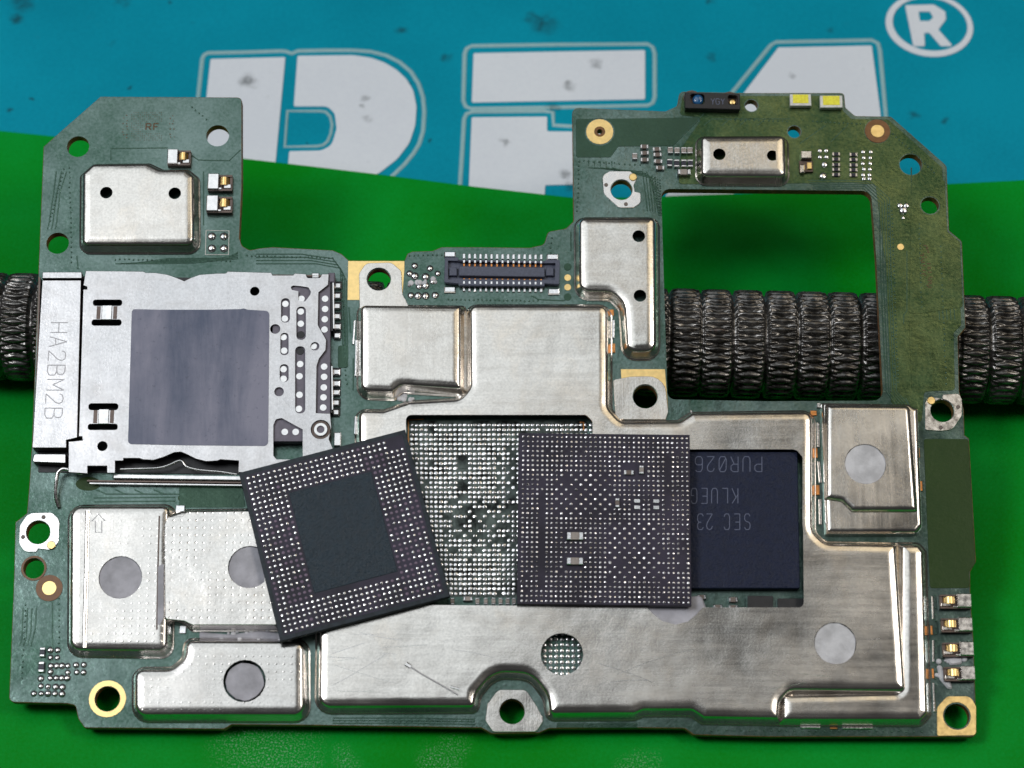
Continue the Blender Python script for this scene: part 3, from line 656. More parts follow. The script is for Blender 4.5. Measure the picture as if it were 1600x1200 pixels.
# gouge and smear on the big can
V, F = [], []; strip(V, F, [P(638, 1040, H), P(660, 1054, H), P(690, 1071, H), P(716, 1086, H)], 2.4 * PX, H + 0.0002, H + 0.003); mk('gouge', V, F, M['engrave'], bigcan)
V, F = [], []; strip(V, F, [P(634, 1037, H), P(642, 1042, H)], 7 * PX, H + 0.0002, H + 0.004); mk('gouge_burr', V, F, M['steel'], bigcan); V, F = [], []; strip(V, F, [P(704, 1073, H), P(718, 1077, H)], 4 * PX, H + 0.0002, H + 0.004); mk('gouge_burr', V, F, M['steel'], bigcan)
V, F = [], []
for _ in range(20):
    x, y = random.uniform(520, 1390), random.uniform(985, 1085); L_ = random.uniform(20, 150); an = random.gauss(-0.12, 0.22); cv = random.uniform(-.12, .12)
    if 830 < x < 930 or 740 < x < 860: continue
    pts = []
    for i in range(7):
        f = i / 6 - .5; xx = x + math.cos(an + cv * f) * L_ * f; yy = y + math.sin(an + cv * f) * L_ * f
        if 512 < xx < 1400 and 960 < yy < 1092 and not (1262 < xx < 1348 and 960 < yy < 1050) and not (836 < xx < 920): pts.append(P(xx, yy, H))
    if len(pts) > 2: strip(V, F, pts, random.uniform(.5, 1.0) * PX, H + 0.00005, H + random.uniform(0.0003, 0.0009))
mk('scratches', V, F, M['steel'], bigcan, kind='stuff')
# right can with a step, left edge cut straight
s6 = can([(1281, 632, 3), (1418, 634, 4), (1426, 640, 6), (1433, 640, 2), (1440, 826, 12), (1430, 838, 10), (1288, 838, 3)], 'can', (), HL, prof=[(0, .001), (0.004, 0.03), (0.006, HL - 0.03), (0.012, HL - 0.012), (0.024, HL - 0.002), (0.04, HL)])
p6 = shell('raised_top', rawp([(1286, 637, 3), (1420, 638, 10), (1432, 806, 6), (1328, 806, 8), (1312, 790, 8), (1286, 786, 3)]), [(0, HL - 0.01), (0.006, HL + 0.004), (0.018, H - 0.012), (0.03, H - 0.003), (0.045, H)], M['can'], s6, [hc(1352, 725, 32)])
paste(1352, 725, 32, s6, 'paste_white')
# lower left cans
s7 = can([(106, 789, 24), (276, 788, 18), (272, 1030, 20), (105, 1028, 24)], 'can_dot', [hc(188, 902, 33)])
V, F = [], []; strip(V, F, [P(137, 798, 0.115), P(135, 900, 0.115), P(132, 1012, 0.115)], 7 * PX, H + 0.0003, H + 0.006); mk('pressed_rib', V, F, M['can'], s7, None, 70)
paste(188, 902, 33, s7)
ar = [(154, 803), (164, 814), (159, 814), (159, 832), (149, 832), (149, 814), (144, 814)]
V, F = [], []; strip(V, F, [P(x, y, H) for x, y in ar], 1.6 * PX, H + 0.0002, H + 0.0016, True); mk('arrow_mark', V, F, M['engrave'], s7)
s8 = can([(286, 796, 6), (440, 794, 8), (440, 988, 6), (300, 988, 8), (284, 974, 6), (259, 966, 6), (258, 806, 6)], 'can_bump', [hc(390, 886, 33)], h=0.128, prof=canprof(0.128))
plate('cover_sheet', roundp([(262, 808, 4), (284, 807, 3), (292, 800, 4), (440, 798), (440, 976), (300, 976, 6), (288, 970, 4), (258, 967, 5), (257, 820)], 0.135), 0.1285, 0.1335, M['can_bump'], s8, [hc(390, 886, 33, 0.135)], 0.003)
plate('thermal_paste', roundp([(247, 885, 2), (256, 880, 2), (256, 965, 2), (246, 984, 3)], H), H + 0.0002, H + 0.003, M['paste'], s7, (), 0.001)
V, F = [], []; strip(V, F, [P(249, 806, H), P(247, 880, H), P(245, 984, H)], 2.5 * PX, H + 0.0001, H + 0.002); mk('pressed_line', V, F, M['wellwall'], s7)
paste(390, 886, 33, s8, h=0.1335)
s9 = can([(287, 997, 18), (485, 998, 22), (486, 1130, 24), (206, 1130, 26), (206, 1042, 20), (268, 1042, 14), (284, 1028, 12)], 'can_pip', [hc(382, 1064, 32)])
paste(382, 1064, 29, s9, 'paste', dz=0.022)
# solder fillets, bare copper bits and crumbs of flux between the cans
V, F = [], []
for x0, y0, x1, y1 in ((1272, 700, 1277, 716), (1275, 758, 1280, 774), (1432, 700, 1437, 716), (1437, 752, 1441, 768), (1454, 978, 1457, 992), (1456, 1045, 1459, 1060), (1297, 1137, 1308, 1139.5), (952, 484, 959, 494), (956, 537, 961, 552), (1266, 642, 1276, 650)):
    c = P((x0 + x1) / 2, (y0 + y1) / 2); boxv(V, F, c[0], c[1], (x1 - x0) * PX, (y1 - y0) * PX, 0.0003, 0.012, 0, 0.003)
mk('bare_copper', V, F, M['copper'], board, kind='stuff')
V, F = [], []
for x, y, w_, h_ in ((1278, 680, 4, 40), (1280, 738, 4, 34), (1281, 800, 4, 40), (1457, 950, 3, 36), (1458, 1018, 3, 34), (1459, 1090, 3, 44), (1266, 1137, 30, 3), (1340, 1138, 46, 3), (958, 515, 4, 30), (556, 560, 3, 60), (553, 520, 3, 40), (555, 665, 3, 30), (1279, 634, 6, 8), (282, 795, 14, 10), (286, 984, 10, 12), (262, 990, 12, 14), (1080, 643, 3, 3)):
    c = P(x, y); boxv(V, F, c[0], c[1], w_ * PX, h_ * PX, 0.0003, 0.016, random.uniform(-.05, .05), 0.004)
mk('solder_fillet', V, F, M['solder'], board, kind='stuff')
cr = []
for x, y, n, sp in ((400, 992, 26, 30), (628, 622, 14, 8), (1490, 1032, 16, 10), (1475, 1058, 14, 9), (1320, 1076, 0, 20), (660, 440, 10, 14)):
    for _ in range(n):
        c = P(x + random.gauss(0, sp), y + random.gauss(0, sp * 0.22)); cr.append((c[0], c[1], 0.001, random.uniform(2, 5) * PX, random.uniform(0.006, 0.02)))
domes('flux_crumbs', cr, M['paste_white'], board)
plate('dried_flux', roundp([(1463, 1040, 3), (1470, 1040, 4), (1484, 1062, 4), (1488, 1078, 3), (1480, 1076, 3), (1468, 1062, 4)]), 0.001, 0.022, M['paste_white'], board, (), 0.012)
plate('dried_flux', roundp([(1478, 1029, 4), (1490, 1025, 4), (1504, 1028, 4), (1502, 1038, 4), (1484, 1040, 4)]), 0.001, 0.02, M['paste_white'], board, (), 0.012)
plate('dried_flux', roundp([(312, 988, 3), (360, 992, 3), (405, 986, 3), (440, 990), (440, 1000), (380, 998), (312, 997)]), 0.001, 0.02, M['paste'], board, (), 0.008)
# ================================================================ card tray on the left
HT = 0.128
tp = [(134, 423), (224, 424), (228, 426), (242, 426), (262, 429), (276, 434), (288, 439), (298, 434), (312, 429), (340, 427), (352, 427), (356, 424), (424, 426), (426, 430), (458, 430), (460, 427), (478, 428), (480, 434, 3), (500, 434, 3), (503, 428), (514, 428), (513, 445), (498, 457), (497, 508, 4), (510, 531, 5), (509, 547, 5), (499, 560), (495, 572), (494, 645), (516, 646), (518, 668, 8), (514, 686, 5), (520, 700), (520, 738, 4), (372, 738),
      (373, 720), (344, 718), (340, 720), (322, 721), (306, 717), (290, 709), (282, 706, 4), (272, 707), (256, 714), (240, 719), (223, 718), (218, 716), (193, 716), (193, 720), (180, 720), (180, 739), (167, 739), (167, 728), (137, 728), (137, 740), (107, 738), (107, 690), (129, 688), (128, 682), (123, 682), (130, 452), (136, 452), (136, 448), (130, 446)]
def slot(x0, y0, x1, y1): r = (x1 - x0) / 2; return roundp([(x0, y0, r * .9), (x1, y0, r * .9), (x1, y1, r * .9), (x0, y1, r * .9)], HT)
def hbar(x0, y0, x1, y1): r = (y1 - y0) / 2; return roundp([(x0, y0, r * .9), (x1, y0, r * .9), (x1, y1, r * .9), (x0, y1, r * .9)], HT)
th = [hc(398, 455, 7.5, HT), hc(160, 697, 8, HT), hc(430, 514, 8, HT), hc(436, 612, 7.5, HT), hc(492, 541, 7, HT), hc(501, 671, 15.5, HT),
      hbar(145, 468, 191, 478), hbar(143, 499, 190, 509), hbar(138, 630, 185, 641), hbar(137, 662, 184, 672),
      slot(439, 466, 453, 504), slot(463, 479, 478, 531), slot(438, 520, 451, 555), slot(461, 541, 477, 646), slot(437, 569, 451, 597),
      roundp([(454, 448, 2), (458, 446, 2), (470, 447), (482, 449, 4), (486, 456, 4), (485, 460), (477, 471, 3), (466, 470, 3), (466, 455), (456, 453, 2)], HT),
      roundp([(427, 664), (431, 655, 4), (440, 653, 3), (473, 671), (473, 718, 2), (432, 718, 2), (427, 712)], HT)]
V = None
tray = plate('tray_cover', roundp(tp, HT), HT - 0.016, HT, (M['tray'], M['wellwall']), board, th, 0.003, smooth=25)
def cside(pts, closed=False):   # folded side wall under the cover edge
    V, F = [], []
    q = [P(x, y, HT) for x, y in pts]
    n = len(q)
    for i in range(n): V += [(q[i][0], q[i][1], 0.001), (q[i][0], q[i][1], HT - 0.018)]
    for i in range(n - 1): F.append((2 * i, 2 * i + 2, 2 * i + 3, 2 * i + 1))
    o = mk('tray_side', V, F, M['wellwall'], tray); md = o.modifiers.new('t', 'SOLIDIFY'); md.thickness = 0.012; return o
cside([(136, 426), (224, 427), (262, 431), (288, 441), (312, 431), (352, 429), (512, 431)])
plate('tray_shade_sheet', roundp([(70, 432), (424, 436), (424, 742), (60, 738)]), 0.0045, 0.012, M['black'], tray)  # black sheet stands in for the shade inside the tray openings
cside([(60, 432), (52, 700)])
body = plate('tray_plastic', roundp([(426, 436), (516, 436), (516, 648), (474, 690), (426, 690)], HT - 0.03), 0.02, HT - 0.022, M['plastic'], tray, (), 0.002, False)
dots = [(446, 475), (445, 498), (470, 487), (470, 506), (443, 527), (444, 548), (469, 569), (468, 588), (468, 617), (467, 639), (443, 577), (443, 592), (471, 467), (508, 467), (508, 483), (507.5, 499), (507, 515), (506.5, 573), (506.5, 589), (506, 605.5), (505.5, 621), (505, 637), (445, 675), (462, 675), (490, 541)]
for x, y in dots: plate('contact_dot', circ(x, y, 5.4, HT - 0.022, n=16), HT - 0.0216, HT - 0.019, M['steel'], tray, (), 0.001, False)
for x, y in ((470, 523), (469, 549)): plate('peg_hole', circ(x, y, 6, HT - 0.022, n=16), HT - 0.0216, HT - 0.019, M['black'], tray, (), 0.001, False)
# stud
st = plate('stud', circ(501, 671, 14.8, HT), 0.02, HT - 0.012, M['wellwall'], tray, (), 0.002)
plate('stud_ring', circ(501, 671, 11, HT), HT - 0.0117, HT + 0.003, M['steel'], st, [circ(501, 671, 6, HT)], 0.004)
plate('stud_core', circ(501, 671, 5.6, HT), HT - 0.0116, HT - 0.008, M['plastic'], st, (), 0.001)
# bridges between the slots
for x, y in ((167, 488.5), (162, 651)):
    V, F = [], []
    boxv(V, F, *P(x, y, HT), 16 * PX, 24 * PX, HT + 0.0003, HT + 0.006, 0, 0.004); mk('spring_bridge', V, F, M['steel'], tray)
    for s_ in (-1, 1): V, F = [], []; boxv(V, F, *P(x + s_ * 13, y, HT), 6 * PX, 21 * PX, HT + 0.0003, HT + 0.002, 0, 0.001); mk('bridge_leg', V, F, M['wellwall'], tray)
# label film
plate('label_film', roundp([(206, 483, 5), (250, 484), (330, 484), (376, 483), (381, 482), (387, 484), (421, 486, 7), (420, 600), (419, 697, 7), (300, 696), (200, 694, 6)], HT), HT + 0.0004, HT + 0.003, M['label'], tray, (), 0.001, False)
# left lever bar with stamped letters
bar = plate('lever_bar', roundp([(66, 438), (127, 438), (121, 684), (104, 688), (104, 700), (50, 700, 2), (51, 690)], HT), 0.03, HT + 0.004, (M['tray'], M['wellwall']), tray, (), 0.004)
plate('lever_fold', roundp([(66, 425, 2), (128, 425, 2), (128, 435), (66, 435)], HT), 0.03, HT + 0.001, (M['tray'], M['wellwall']), tray, (), 0.004)
plate('lever_foot', roundp([(53, 709, 2), (103, 709), (103, 724), (50, 722, 3)], HT - 0.02), 0.02, HT - 0.02, (M['steel'], M['wellwall']), tray, (), 0.006)
zt = HT + 0.0042
a = Vector(P(111, 505, zt)); b = Vector(P(83, 504, zt)); e = Vector(P(104, 664, zt))
up = (a - b) * 0.86; al = Vector((up.y, -up.x)); al = (Vector(P(98, 664, zt)) - a); L = al.length; hgt = up.length
dirn = Vector(P(79 + 0, 664, zt)) - Vector(P(83 + 6, 504, zt)); dirn.normalize(); upn = Vector((-dirn.y, dirn.x))
hh = 27 * PX
strokes('HA2BM2B', P(79, 504, zt), tuple(dirn * hh), tuple(upn * hh), 0.86, 1.5 * PX, zt, M['engrave'], bar, 'stamped_lettering')
# spring along the lower edge, rails and hook wire
tube('leaf_spring', smoothline([(*P(x, y, 0.10), 0.095) for x, y in ((188, 733), (215, 732), (245, 731), (262, 727), (278, 720), (285, 721), (292, 729), (312, 734), (345, 737), (370, 741))]), 0.009, M['steel'], tray)
for (x0, x1, y, wpx, z1, mt) in ((178, 380, 744, 9, 0.085, 'steel'), (136, 380, 751, 4, 0.06, 'wellwall'), (140, 380, 755, 3, 0.05, 'steel')):
    V, F = [], []; strip(V, F, [P(x0, y, z1), P(x1, y + 3, z1)], wpx * PX, z1 - 0.03, z1); mk('side_rail', V, F, M[mt], tray)
tube('hook_wire', smoothline([(*P(x, y, 0.1), z) for x, y, z in ((128, 739, 0.09), (112, 735, 0.09), (99, 732, 0.09), (90, 738, 0.085), (87, 752, 0.075), (85, 772, 0.05), (88, 788, 0.02))]), 0.016, M['steel'], tray)
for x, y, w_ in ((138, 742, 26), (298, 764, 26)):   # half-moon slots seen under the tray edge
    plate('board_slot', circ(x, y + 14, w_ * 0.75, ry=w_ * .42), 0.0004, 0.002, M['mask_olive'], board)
# right-hand contact feet
rail = None
for (x0, y0, x1, y1) in ((520.5, 438, 521.5, 513), (518.5, 572, 519.5, 640)):
    V, F = [], []; strip(V, F, [P(x0, y0, .1), P(x1, y1, .1)], 3.2 * PX, 0.02, 0.1); mk('side_rail', V, F, M['steel'], tray)
    V, F = [], []; strip(V, F, [P(x0 - 3, y0 - 6, .09), P(x1 - 3, y1 + 4, .09)], 6 * PX, 0.02, 0.09); mk('side_rail', V, F, M['black'], tray)
for x, y in ((528, 446), (527.5, 462), (527, 478), (527, 494), (527, 510), (526.5, 524), (526, 581), (526, 599), (525.5, 613), (525.5, 629), (525, 644)):
    V, F = [], []; boxv(V, F, *P(x, y, 0.04), 10 * PX, 9.5 * PX, 0.001, 0.04, 0, 0.008); mk('contact_foot', V, F, M['steel'], tray)
    V, F = [], []; boxv(V, F, *P(x + 0.5, y), 13 * PX, 13 * PX, 0.0006, 0.004, 0, 0.001); mk('foot_pad', V, F, M['black'], tray)
V, F = [], []; boxv(V, F, *P(493, 431, .1), 12 * PX, 9 * PX, 0.02, 0.11, 0, 0.006); mk('cover_tab', V, F, M['steel'], tray)
V, F = [], []; boxv(V, F, *P(518, 434, .1), 10 * PX, 16 * PX, 0.02, 0.11, 0, 0.006); mk('tray_corner', V, F, M['plastic'], tray)
V, F = [], []; boxv(V, F, *P(527, 686, .06), 11 * PX, 22 * PX, 0.001, 0.06, 0, 0.006); mk('contact_foot', V, F, M['steel'], tray)
# ================================================================ small parts on the board
def bumpsolder(lst, name='solder_bumps'):
    domes('mask_opening', [(*P(x, y - .6), 0.0003, (r + 1.5) * PX, 0.0022) for x, y, r in lst], M['black'], board, n=12)
    domes(name, [(*P(x, y), 0.0018, r * PX, r * PX * 0.7) for x, y, r in lst], M['solder'], board, n=10, tilt=.05)
bl = [(79, 1016.5), (90, 1016.5), (79, 1028), (89.5, 1028), (79.5, 1041), (88.5, 1041), (97, 1041), (106, 1041), (119, 1040), (131, 1039.5), (79, 1050.5), (106, 1051.5), (120, 1051), (130.5, 1051.5), (64, 1061), (78.5, 1060), (87.5, 1060), (96.5, 1060), (105, 1060), (64, 1072.5), (75, 1073.5), (87, 1074), (97.5, 1074.5), (53, 1084.5), (64.5, 1084.5), (75, 1084.5), (86, 1084.5), (97, 1085)]
bumpsolder([(x, y, random.uniform(3.0, 4.0)) for x, y in bl])
bumpsolder([(1281, 236, 4), (1291, 236, 4), (1281, 246, 4), (1291, 246, 4), (1288, 258, 5.5), (1286, 276, 6.5)] + [(x + random.uniform(-1, 1), y, 3.8) for x in (1349, 1359.5) for y in (238, 247, 256, 265, 274, 280)])
bumpsolder([(331, 370, 5.5), (350, 370, 5.5), (331, 389, 5.5), (350, 389, 5.5)])
bumpsolder([(648, 432, 5), (665, 433, 5), (665, 447, 5), (653, 463, 5), (665, 463, 5), (680, 462, 4.5), (640, 428, 4), (655, 448, 4), (642, 462, 4), (676, 440, 4), (672, 420, 4), (648, 416, 4), (684, 428, 3.5)])
bumpsolder([(1406, 322, 5), (1416, 322, 5), (1411, 330, 7), (1411, 341, 3)])
ring_px = [(79, 1016.5), (90, 1016.5), (79, 1028), (64, 1061), (64, 1072.5), (75, 1073.5), (87, 1074), (64.5, 1084.5), (86, 1084.5)]
CAPM = {}
def capacitor(x, y, w_, h_, body='ceramic', z=0.030, base=0.001, parent=board, name='capacitor', rot=0.0, zpl=0.0):
    """small two-terminal part: body mesh with a cap at each end"""
    key = (w_, h_, body, z, base)
    if key not in CAPM:
        V, F, I = [], [], []; a, b_ = w_ * PX, h_ * PX; horiz = a >= b_
        f = 0.27
        if horiz:
            q = boxv(V, F, 0, 0, a * (1 - 2 * f), b_ * .96, base, base + z * .96, 0, z * .06); I += [0] * q
            for s_ in (-1, 1): q = boxv(V, F, s_ * a * (0.5 - f / 2), 0, a * f, b_, base, base + z, 0, z * .14); I += [1] * q
        else:
            q = boxv(V, F, 0, 0, a * .96, b_ * (1 - 2 * f), base, base + z * .96, 0, z * .06); I += [0] * q
            for s_ in (-1, 1): q = boxv(V, F, 0, s_ * b_ * (0.5 - f / 2), a, b_ * f, base, base + z, 0, z * .14); I += [1] * q
        me = mk('capacitor', V, F, [M[body], M['solder']], None, I); CAPM[key] = me.data; bpy.data.objects.remove(me)
    o = bpy.data.objects.new(name, CAPM[key]); COL.objects.link(o); o.parent = parent
    c = P(x, y, zpl); o.location = (c[0], c[1], zpl); o.rotation_euler = (0, 0, rot); return o
for x, y in ((1006.5, 231), (1007, 241), (1007, 251.5), (1026, 235), (1027, 243.5), (1028, 254), (1031, 264)): capacitor(x, y, 13.5, 7, 'ceramic', rot=random.uniform(-.06, .06))
for x, y in ((991.5, 246), (1047, 236.5), (1057.5, 237), (1068, 237), (1077.5, 237)): capacitor(x, y, 8.5, 11, 'ceramic_pale')
for x, y in ((1046, 256), (1057, 257), (1068, 257), (1078, 257)): capacitor(x, y, 8.5, 13, 'resistor', name='resistor')
capacitor(1068, 272, 21, 10, 'ceramic_pale', 0.05)
for y in (242, 250, 258.5, 266, 274): capacitor(1306, y, 13, 6, 'resistor', 0.02, name='resistor'); capacitor(1333, y + .6, 13, 6, 'resistor', 0.02, name='resistor')
capacitor(67, 1020, 8, 14, 'resistor', name='resistor'); capacitor(65.5, 1043, 9, 16, 'resistor', name='resistor')
for x in (707, 746, 759, 771, 782, 793, 803): capacitor(x, 941, 6, 11, 'ceramic_pale', 0.04)
capacitor(731, 937, 14, 7, 'ceramic_pale', 0.04)
capacitor(1096, 934, 13, 7, 'ceramic', 0.03); capacitor(1145, 938, 14, 8, 'ceramic', 0.03); capacitor(1145, 950, 14, 7, 'ceramic', 0.03); capacitor(1121, 949, 14, 6, 'ceramic', 0.03)
# spring contacts
def clip(x0, y0, x1, y1, flip=False):
    """grounding spring: frame, flat landing plate, curled gold tongue"""
    w_, h_ = (x1 - x0) * PX, (y1 - y0) * PX; c = P((x0 + x1) / 2, (y0 + y1) / 2, 0.03)
    d = -1 if flip else 1; hz = 0.075
    V, F = [], []
    boxv(V, F, c[0], c[1], w_, h_ * .82, 0.001, 0.014)
    boxv(V, F, c[0], c[1] - h_ * .36, w_ * .98, h_ * .10, 0.014, hz * .72); boxv(V, F, c[0], c[1] + h_ * .36, w_ * .98, h_ * .10, 0.014, hz * .72)
    boxv(V, F, c[0] + d * w_ * 0.45, c[1], w_ * .1, h_ * .7, 0.014, hz * .6)
    o = mk('spring_contact', V, F, M['wellwall'], board)
    V, F = [], []; boxv(V, F, c[0] - d * w_ * .27, c[1] + h_ * .04, w_ * .46, h_ * .82, 0.014, hz, 0, 0.006); mk('landing_plate', V, F, M['steel'], o)
    V, F = [], []; n = 8; hw = h_ * .20
    for i in range(n + 1):
        t = i / n; x = c[0] + d * (w_ * (0.02 + .40 * t)); z = hz * (0.75 + 0.35 * math.sin(math.pi * t)) - 0.03 * t
        V += [(x, c[1] - hw + h_ * .08, z), (x, c[1] + hw + h_ * .08, z)]
    for i in range(n): F.append((2 * i, 2 * i + 2, 2 * i + 3, 2 * i + 1) if d > 0 else (2 * i + 1, 2 * i + 3, 2 * i + 2, 2 * i))
    mk('gold_tongue', V, F, M['gold'], o, None, 80)
    V, F = [], []; boxv(V, F, c[0] + d * w_ * .30, c[1] - h_ * .17, w_ * .32, h_ * .24, 0.014, hz * .7, 0, 0.006); boxv(V, F, c[0], c[1] - h_ * .30, w_ * .16, h_ * .12, 0.014, hz * .8, 0, 0.004); mk('solder_foot', V, F, M['steel'], o)
clip(262, 233, 299, 264); clip(325, 271, 364, 304); clip(323, 305, 364, 338)
for y in (928, 965, 1003, 1041): clip(1468 + (y - 928) * .06, y, 1516 + (y - 928) * .05, y + 26, True)
# upright spring by the top right can
V, F = [], []; boxv(V, F, *P(1259, 262), 22 * PX, 20 * PX, 0.001, 0.03, 0, 0.004); o = mk('spring_contact', V, F, M['wellwall'], board)
V, F = [], []; boxv(V, F, *P(1260, 242, .06), 17 * PX, 13 * PX, 0.001, 0.07, 0, 0.006); mk('landing_plate', V, F, M['steel'], o)
V, F = [], []; boxv(V, F, *P(1265, 259, .04), 8 * PX, 12 * PX, 0.03, 0.045, 0, 0.005); mk('gold_tongue', V, F, M['gold'], o)
V, F = [], []; boxv(V, F, *P(1254, 264, .04), 7 * PX, 14 * PX, 0.03, 0.05, 0, 0.008); mk('solder_foot', V, F, M['steel'], o)
# two flash lamps
for x0, y0, x1, y1 in ((1234, 146, 1268, 166), (1281, 148, 1317, 169)):
    hz = 0.055; cx, cy = (x0 + x1) / 2, (y0 + y1) / 2; c = P(cx, cy, hz)
    V, F = [], []; boxv(V, F, c[0], c[1], (x1 - x0) * PX, (y1 - y0) * PX, 0.012, hz, 0, 0.003); o = mk('flash_lamp', V, F, M['led_white'], board)
    V, F = [], []; boxv(V, F, c[0] + .0, c[1] + 0.008, (x1 - x0 - 9) * PX, (y1 - y0 - 5) * PX, hz + 0.0003, hz + 0.003, 0, 0.001); mk('phosphor_window', V, F, M['phosphor'], o)
    V, F = [], []; boxv(V, F, c[0], c[1], (x1 - x0 - 1) * PX, (y1 - y0 - 2) * PX, 0.001, 0.0118); mk('lamp_base', V, F, M['black'], o)
# proximity sensor
hz = 0.075
so = plate('proximity_sensor', roundp([(1070, 144, 2), (1156, 146, 2), (1157, 171, 2), (1070, 169, 2)], hz), 0.001, hz, M['black'], board, [roundp([(1078, 146, 5), (1101, 147, 5), (1101, 163, 5), (1078, 162, 5)], hz), roundp([(1137, 148, 4), (1153, 149, 4), (1153, 164, 4), (1137, 163, 4)], hz)], 0.004)
domes('sensor_lens', [(*P(1091, 154, hz), hz - 0.03, 9 * PX, 0.024)], M['lens'], so, None, 20)
domes('sensor_chip', [(*P(1145, 157, hz), hz - 0.04, 6 * PX, 0.015)], M['gold'], so, None, 8)
for q in ((1081, 153), (1140, 155)): plate('sensor_floor', circ(*q, 14, hz - .05, n=12), 0.012, 0.02, M['wellwall'], so)
zs = hz + 0.0002; c = P(1111, 163, zs)
strokes('YGY', c, (10 * PX, 0), (0, 10 * PX), 0.8, 1.0 * PX, zs, M['laser'], so, hgt=0.0008)
# board-to-board connector
hz = 0.055
def cpt(x, y, z=0.05): return P(x, y, z)
cb = plate('connector', roundp([(695, 405, 2), (873, 408, 2), (873, 443, 2), (695, 441, 2)], 0.02), 0.002, 0.018, M['conn'], board, (), 0.002)
wl = [roundp([(695, 402, 2), (716, 402), (716, 408), (851, 410), (853, 405), (875, 406, 2), (874, 444, 2), (851, 443), (851, 447), (718, 446), (716, 443), (694, 441, 2)], hz)]
plate('connector_wall', wl[0], 0.018, hz, M['conn'], cb, [roundp([(700, 407), (851, 411), (868, 411), (867, 438), (716, 436), (700, 437)], hz)], 0.003)
plate('connector_tongue', roundp([(717, 416, 1), (851, 418, 1), (851, 433, 1), (717, 431, 1)], hz), 0.018, hz + 0.006, M['conn'], cb, (), 0.004)
for x in (708, 859): V, F = [], []; boxv(V, F, *cpt(x, 424), 12 * PX, 14 * PX, 0.018, hz - 0.004, 0, 0.004); mk('end_block', V, F, M['conn'], cb)
V, F = [], []; V2, F2 = [], []
for i in range(15):
    x = 725 + i * 8.6; dy = i * 0.09
    for y in (408.5, 441.5): c = cpt(x, y + dy, hz); boxv(V, F, c[0], c[1], 3.0 * PX, 4.5 * PX, hz - 0.01, hz + 0.004, 0, 0.001)
    for y in (413.5, 436.5): c = cpt(x, y + dy, hz); boxv(V2, F2, c[0], c[1], 3.0 * PX, 5.0 * PX, 0.018, hz - 0.006, 0, 0.002)
    for y in (400.5, 451): c = cpt(x, y + dy, 0.01); boxv(V, F, c[0], c[1], 4.2 * PX, 9 * PX, 0.001, 0.014 + random.uniform(0, .004), 0, 0.004)
mk('contact_feet', V, F, M['solder'], cb, kind='stuff'); mk('contact_springs', V2, F2, M['copper'], cb, kind='stuff')
for x, y in ((703, 398), (863, 402), (703, 453), (865, 456)): V, F = [], []; boxv(V, F, *cpt(x, y, .01), 18 * PX, 10 * PX, 0.001, 0.022, 0, 0.008); mk('hold_down', V, F, M['solder'], cb)
# markings printed on the board
strokes('RF', P(228, 203), (10.5 * PX * 1.25, 0), (0, 11 * PX), 0.95, 2.1 * PX, 0.0006, M['brownmark'], board, 'board_marking')
# stitching vias along the copper edges, and brown print marks either side of the letters
vi = []
def vrow(x0, y0, x1, y1, n):
    for i in range(n):
        f = i / max(1, n - 1); c = P(x0 + (x1 - x0) * f + random.gauss(0, .4), y0 + (y1 - y0) * f + random.gauss(0, .4)); vi.append((c[0], c[1], 0.0030, 1.5 * PX, 0.0035))
for q in range(4): vrow(1019 + 4 * q, 276 + 2 * q, 1030 + q, 336, 14)
vrow(1388, 320, 1398, 600, 46); vrow(1394, 330, 1403, 598, 44); vrow(100, 265, 78, 345, 14); vrow(108, 262, 112, 410, 20); vrow(180, 405, 360, 408, 26); vrow(386, 400, 520, 403, 22); vrow(534, 430, 541, 600, 26)
vrow(40, 945, 34, 1060, 14); vrow(92, 935, 92, 1005, 9); vrow(300, 168, 322, 186, 5); vrow(1120, 186, 1230, 190, 16); vrow(1270, 190, 1345, 194, 12); vrow(1395, 210, 1460, 270, 14); vrow(1436, 350, 1440, 480, 18); vrow(1470, 385, 1478, 600, 26); vrow(640, 400, 690, 398, 8); vrow(700, 468, 840, 470, 22); vrow(860, 395, 862, 372, 4)
vrow(905, 252, 902, 330, 12); vrow(912, 252, 1000, 258, 12); vrow(520, 1126, 740, 1127, 24); vrow(880, 1133, 990, 1133, 12); vrow(1100, 1141, 1440, 1143, 30); vrow(1462, 930, 1462, 1080, 16)
domes('via', vi, M['trace'], board, n=6)
V, F = [], []
for x, y0, y1 in ((193, 180, 215), (199, 180, 215), (266, 181, 214), (271, 181, 214)):
    for i in range(9):
        if random.random() < .35: continue
        c = P(x + random.uniform(-1.5, 1.5), y0 + (y1 - y0) * i / 8); boxv(V, F, c[0], c[1], random.uniform(1.2, 3) * PX, 1.6 * PX, 0.0003, 0.0012)
for i in range(15):
    for j in range(14):
        x, y = 206 + i * 3.3, 176 + j * 3.3
        if x > 225 and 190 < y < 206: continue
        if (i * 7 + j * 5) % 4 == 0: continue
        c = P(x, y); boxv(V, F, c[0], c[1], 1.1 * PX, 1.1 * PX, 0.0004, 0.0012)
for i in range(26):
    c = P(1444 + random.uniform(-7, 7) + 4 * (i > 12), 384 + i * 2.6); boxv(V, F, c[0], c[1], random.uniform(2, 7) * PX, 1.4 * PX, 0.0053, 0.0062)
mk('board_marking', V, F, M['brownmark'], board, kind='stuff')
